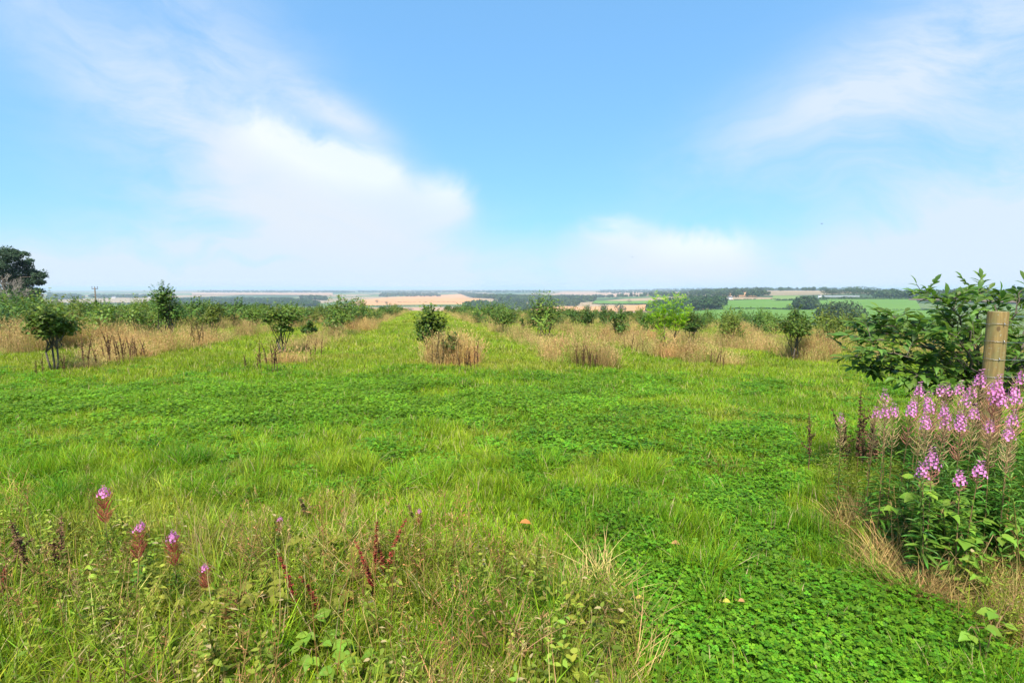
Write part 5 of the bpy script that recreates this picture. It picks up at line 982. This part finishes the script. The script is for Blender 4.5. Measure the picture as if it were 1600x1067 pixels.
# ================================================================== RASPBERRY PLANTS (leaf by leaf)
M_rb = plant_mat('raspberry_leaves', (.15, .27, .03), spread=.4, trans=.38, rough=.5, spec=.15, hue=.02); M_rbo = plant_mat('olive_leaves', (.22, .225, .032), spread=.3, trans=.38, rough=.6, spec=.12, hue=.03)
RL = []; RLO = []
for k in range(4):
    for lst, mt in ((RL, M_rb), (RLO, M_rbo)):
        m_ = MB(); leaves(m_, [[0, 0, 0]], [[1., 0, 0]], [[0, 0, 1.]], 1., 1., (LEAFTOOTH[0] * [1, 1, 1 + .6 * k], LEAFTOOTH[1]), [rng.random()]); lst.append(m_.mesh('leaf', mt, True))
def raspberry(px, ytop, depth, canes, nleaf, spread, label, lst, L=.06, wr=.78, name='raspberry_plant', group='broad leaved plants'):
    tp = at(px, ytop, depth); z0 = float(land(tp[0], tp[1])); H = tp[2] - z0; o = empty(name, (tp[0], tp[1], z0), label, 'plant', group); m_ = MB(); ll = []
    for c in range(canes):
        a = c * 6.283 / canes + rng.uniform(-.4, .4); e_ = np.array([math.cos(a) * spread, math.sin(a) * spread * .7, H * rng.uniform(.6, 1.)]); md = e_ * [.35, .35, .62]; pts = catm([[0, 0, -.03], md, e_, e_ * [1.25, 1.25, .9]], 10); tube(m_, pts, np.linspace(.004, .0015, 10), 4, .4, cap=False)
        for q in range(nleaf // canes // 3):
            f = .3 + .7 * (q + .5) / (nleaf // canes // 3); i0 = int(f * 8.9); p0 = pts[i0]; th = q * 2.4 + a; d0 = unit(np.array([math.cos(th), math.sin(th), .35])); pe = p0 + d0 * rng.uniform(.03, .06); tube(m_, [p0, pe], .001, 3, .6, cap=False)
            for s_ in (-1.1, 0, 1.1): ll.append((pe, unit(np.array([math.cos(th + s_), math.sin(th + s_), rng.uniform(-.35, .1)])), L * (1.15 if s_ == 0 else .85) * rng.uniform(.8, 1.2)))
    obj('stem', m_.mesh('stem', M_ws), o)
    for i_, (p_, d_, L_) in enumerate(ll):
        nr = unit(np.array([0, -.25, 1.]) + rng.normal(0, .25, 3)); sd_ = unit(np.cross(d_, nr)); up = np.cross(sd_, d_); W_ = L_ * wr; q = obj('leaf', lst[i_ % 4], o)
        q.matrix_basis = Matrix(((d_[0] * L_, sd_[0] * W_, up[0] * L_, p_[0]), (d_[1] * L_, sd_[1] * W_, up[1] * L_, p_[1]), (d_[2] * L_, sd_[2] * W_, up[2] * L_, p_[2]), (0, 0, 0, 1)))
raspberry(1450, 752, 3.15, 5, 90, .15, 'raspberry plant with pale green leaves below the short willowherbs', RL); raspberry(1485, 785, 3.05, 5, 75, .14, 'raspberry plant in the middle of the three at lower right', RL); raspberry(1525, 835, 2.85, 4, 40, .12, 'lowest bright raspberry plant at lower right over the straw', RL, .066); raspberry(1590, 775, 3.1, 3, 30, .12, 'raspberry plant at the right edge below the dark stems', RL)
raspberry(1545, 935, 2.25, 2, 12, .08, 'little yellow green plant in the straw near the lower right corner', RL, .06)
raspberry(395, 905, 2.45, 5, 75, .16, 'wide olive leaved plant left of the red docks', RLO, .055); raspberry(345, 930, 2.35, 4, 48, .13, 'olive leaved plant beside the small willowherb', RLO, .05); raspberry(512, 915, 2.6, 4, 48, .13, 'olive leaved plant at the foot of the red dock pair', RLO, .055); raspberry(520, 830, 2.9, 4, 60, .16, 'grey green leafy plant behind the red docks', RLO, .055); raspberry(500, 985, 2.15, 3, 27, .1, 'yellow green leafy plant low at the bottom left of centre', RL, .06); raspberry(555, 1015, 2.05, 3, 18, .09, 'bright round leaved plant at the bottom edge', RL, .06)
# ================================================================== FALLEN LEAVES
M_fo = plant_mat('fallen_orange', (.62, .19, .06), spread=.2, trans=.3, rough=.6); M_fb = plant_mat('fallen_brown', (.36, .17, .07), spread=.2, trans=.2, rough=.7); M_fy = plant_mat('fallen_yellow', (.55, .45, .07), spread=.2, trans=.3, rough=.6)
for px, py, mt, L_, lb in ((812, 838, M_fo, .085, 'bright orange fallen leaf on the grass near the middle'), (1048, 872, M_fb, .07, 'small red brown fallen leaf in the clover'), (992, 962, M_fy, .05, 'yellow dead leaf in the clover at the left of the path'), (1128, 968, M_fy, .05, 'pale yellow dead leaf in the clover low on the path'), (1152, 967, M_fb, .045, 'orange brown dead leaf beside the pale yellow one')):
    q = hit(px, py); m_ = MB(); leaves(m_, [[0, 0, 0]], [[1., .15, .05]], [[0, -.25, 1.]], L_, L_ * .62, (LEAF10[0] * [1, 1, 2.2], LEAF10[1]), [.5]); tube(m_, [[0, 0, 0], [-.02, 0, .01]], .001, 4)
    o = obj('fallen_leaf', m_.mesh('fallen_leaf', mt, True), None, (q[0], q[1], q[2] + .10)); tag(o, lb, 'leaf', 'fallen leaves')
# ================================================================== AIR
HZ = 1.
hb = MB(); box(hb, (-48000, -48000, -140), (48000, 48000, 24)); 
M_hz = bpy.data.materials.new('haze'); M_hz.use_nodes = True; ht_ = NT(M_hz.node_tree); ht_.n.clear()
pv = ht_.node('ShaderNodeVolumePrincipled'); pv.inputs['Density'].default_value = 1.15e-4; pv.inputs['Color'].default_value = (.52, .66, .83, 1); pv.inputs['Anisotropy'].default_value = 0.
ho = ht_.node('ShaderNodeOutputMaterial'); ht_.put(ho.inputs['Volume'], pv.outputs[0])
tag(obj('haze', hb.mesh('haze', M_hz)), 'pale blue haze over the far valley', 'haze', kind='stuff')
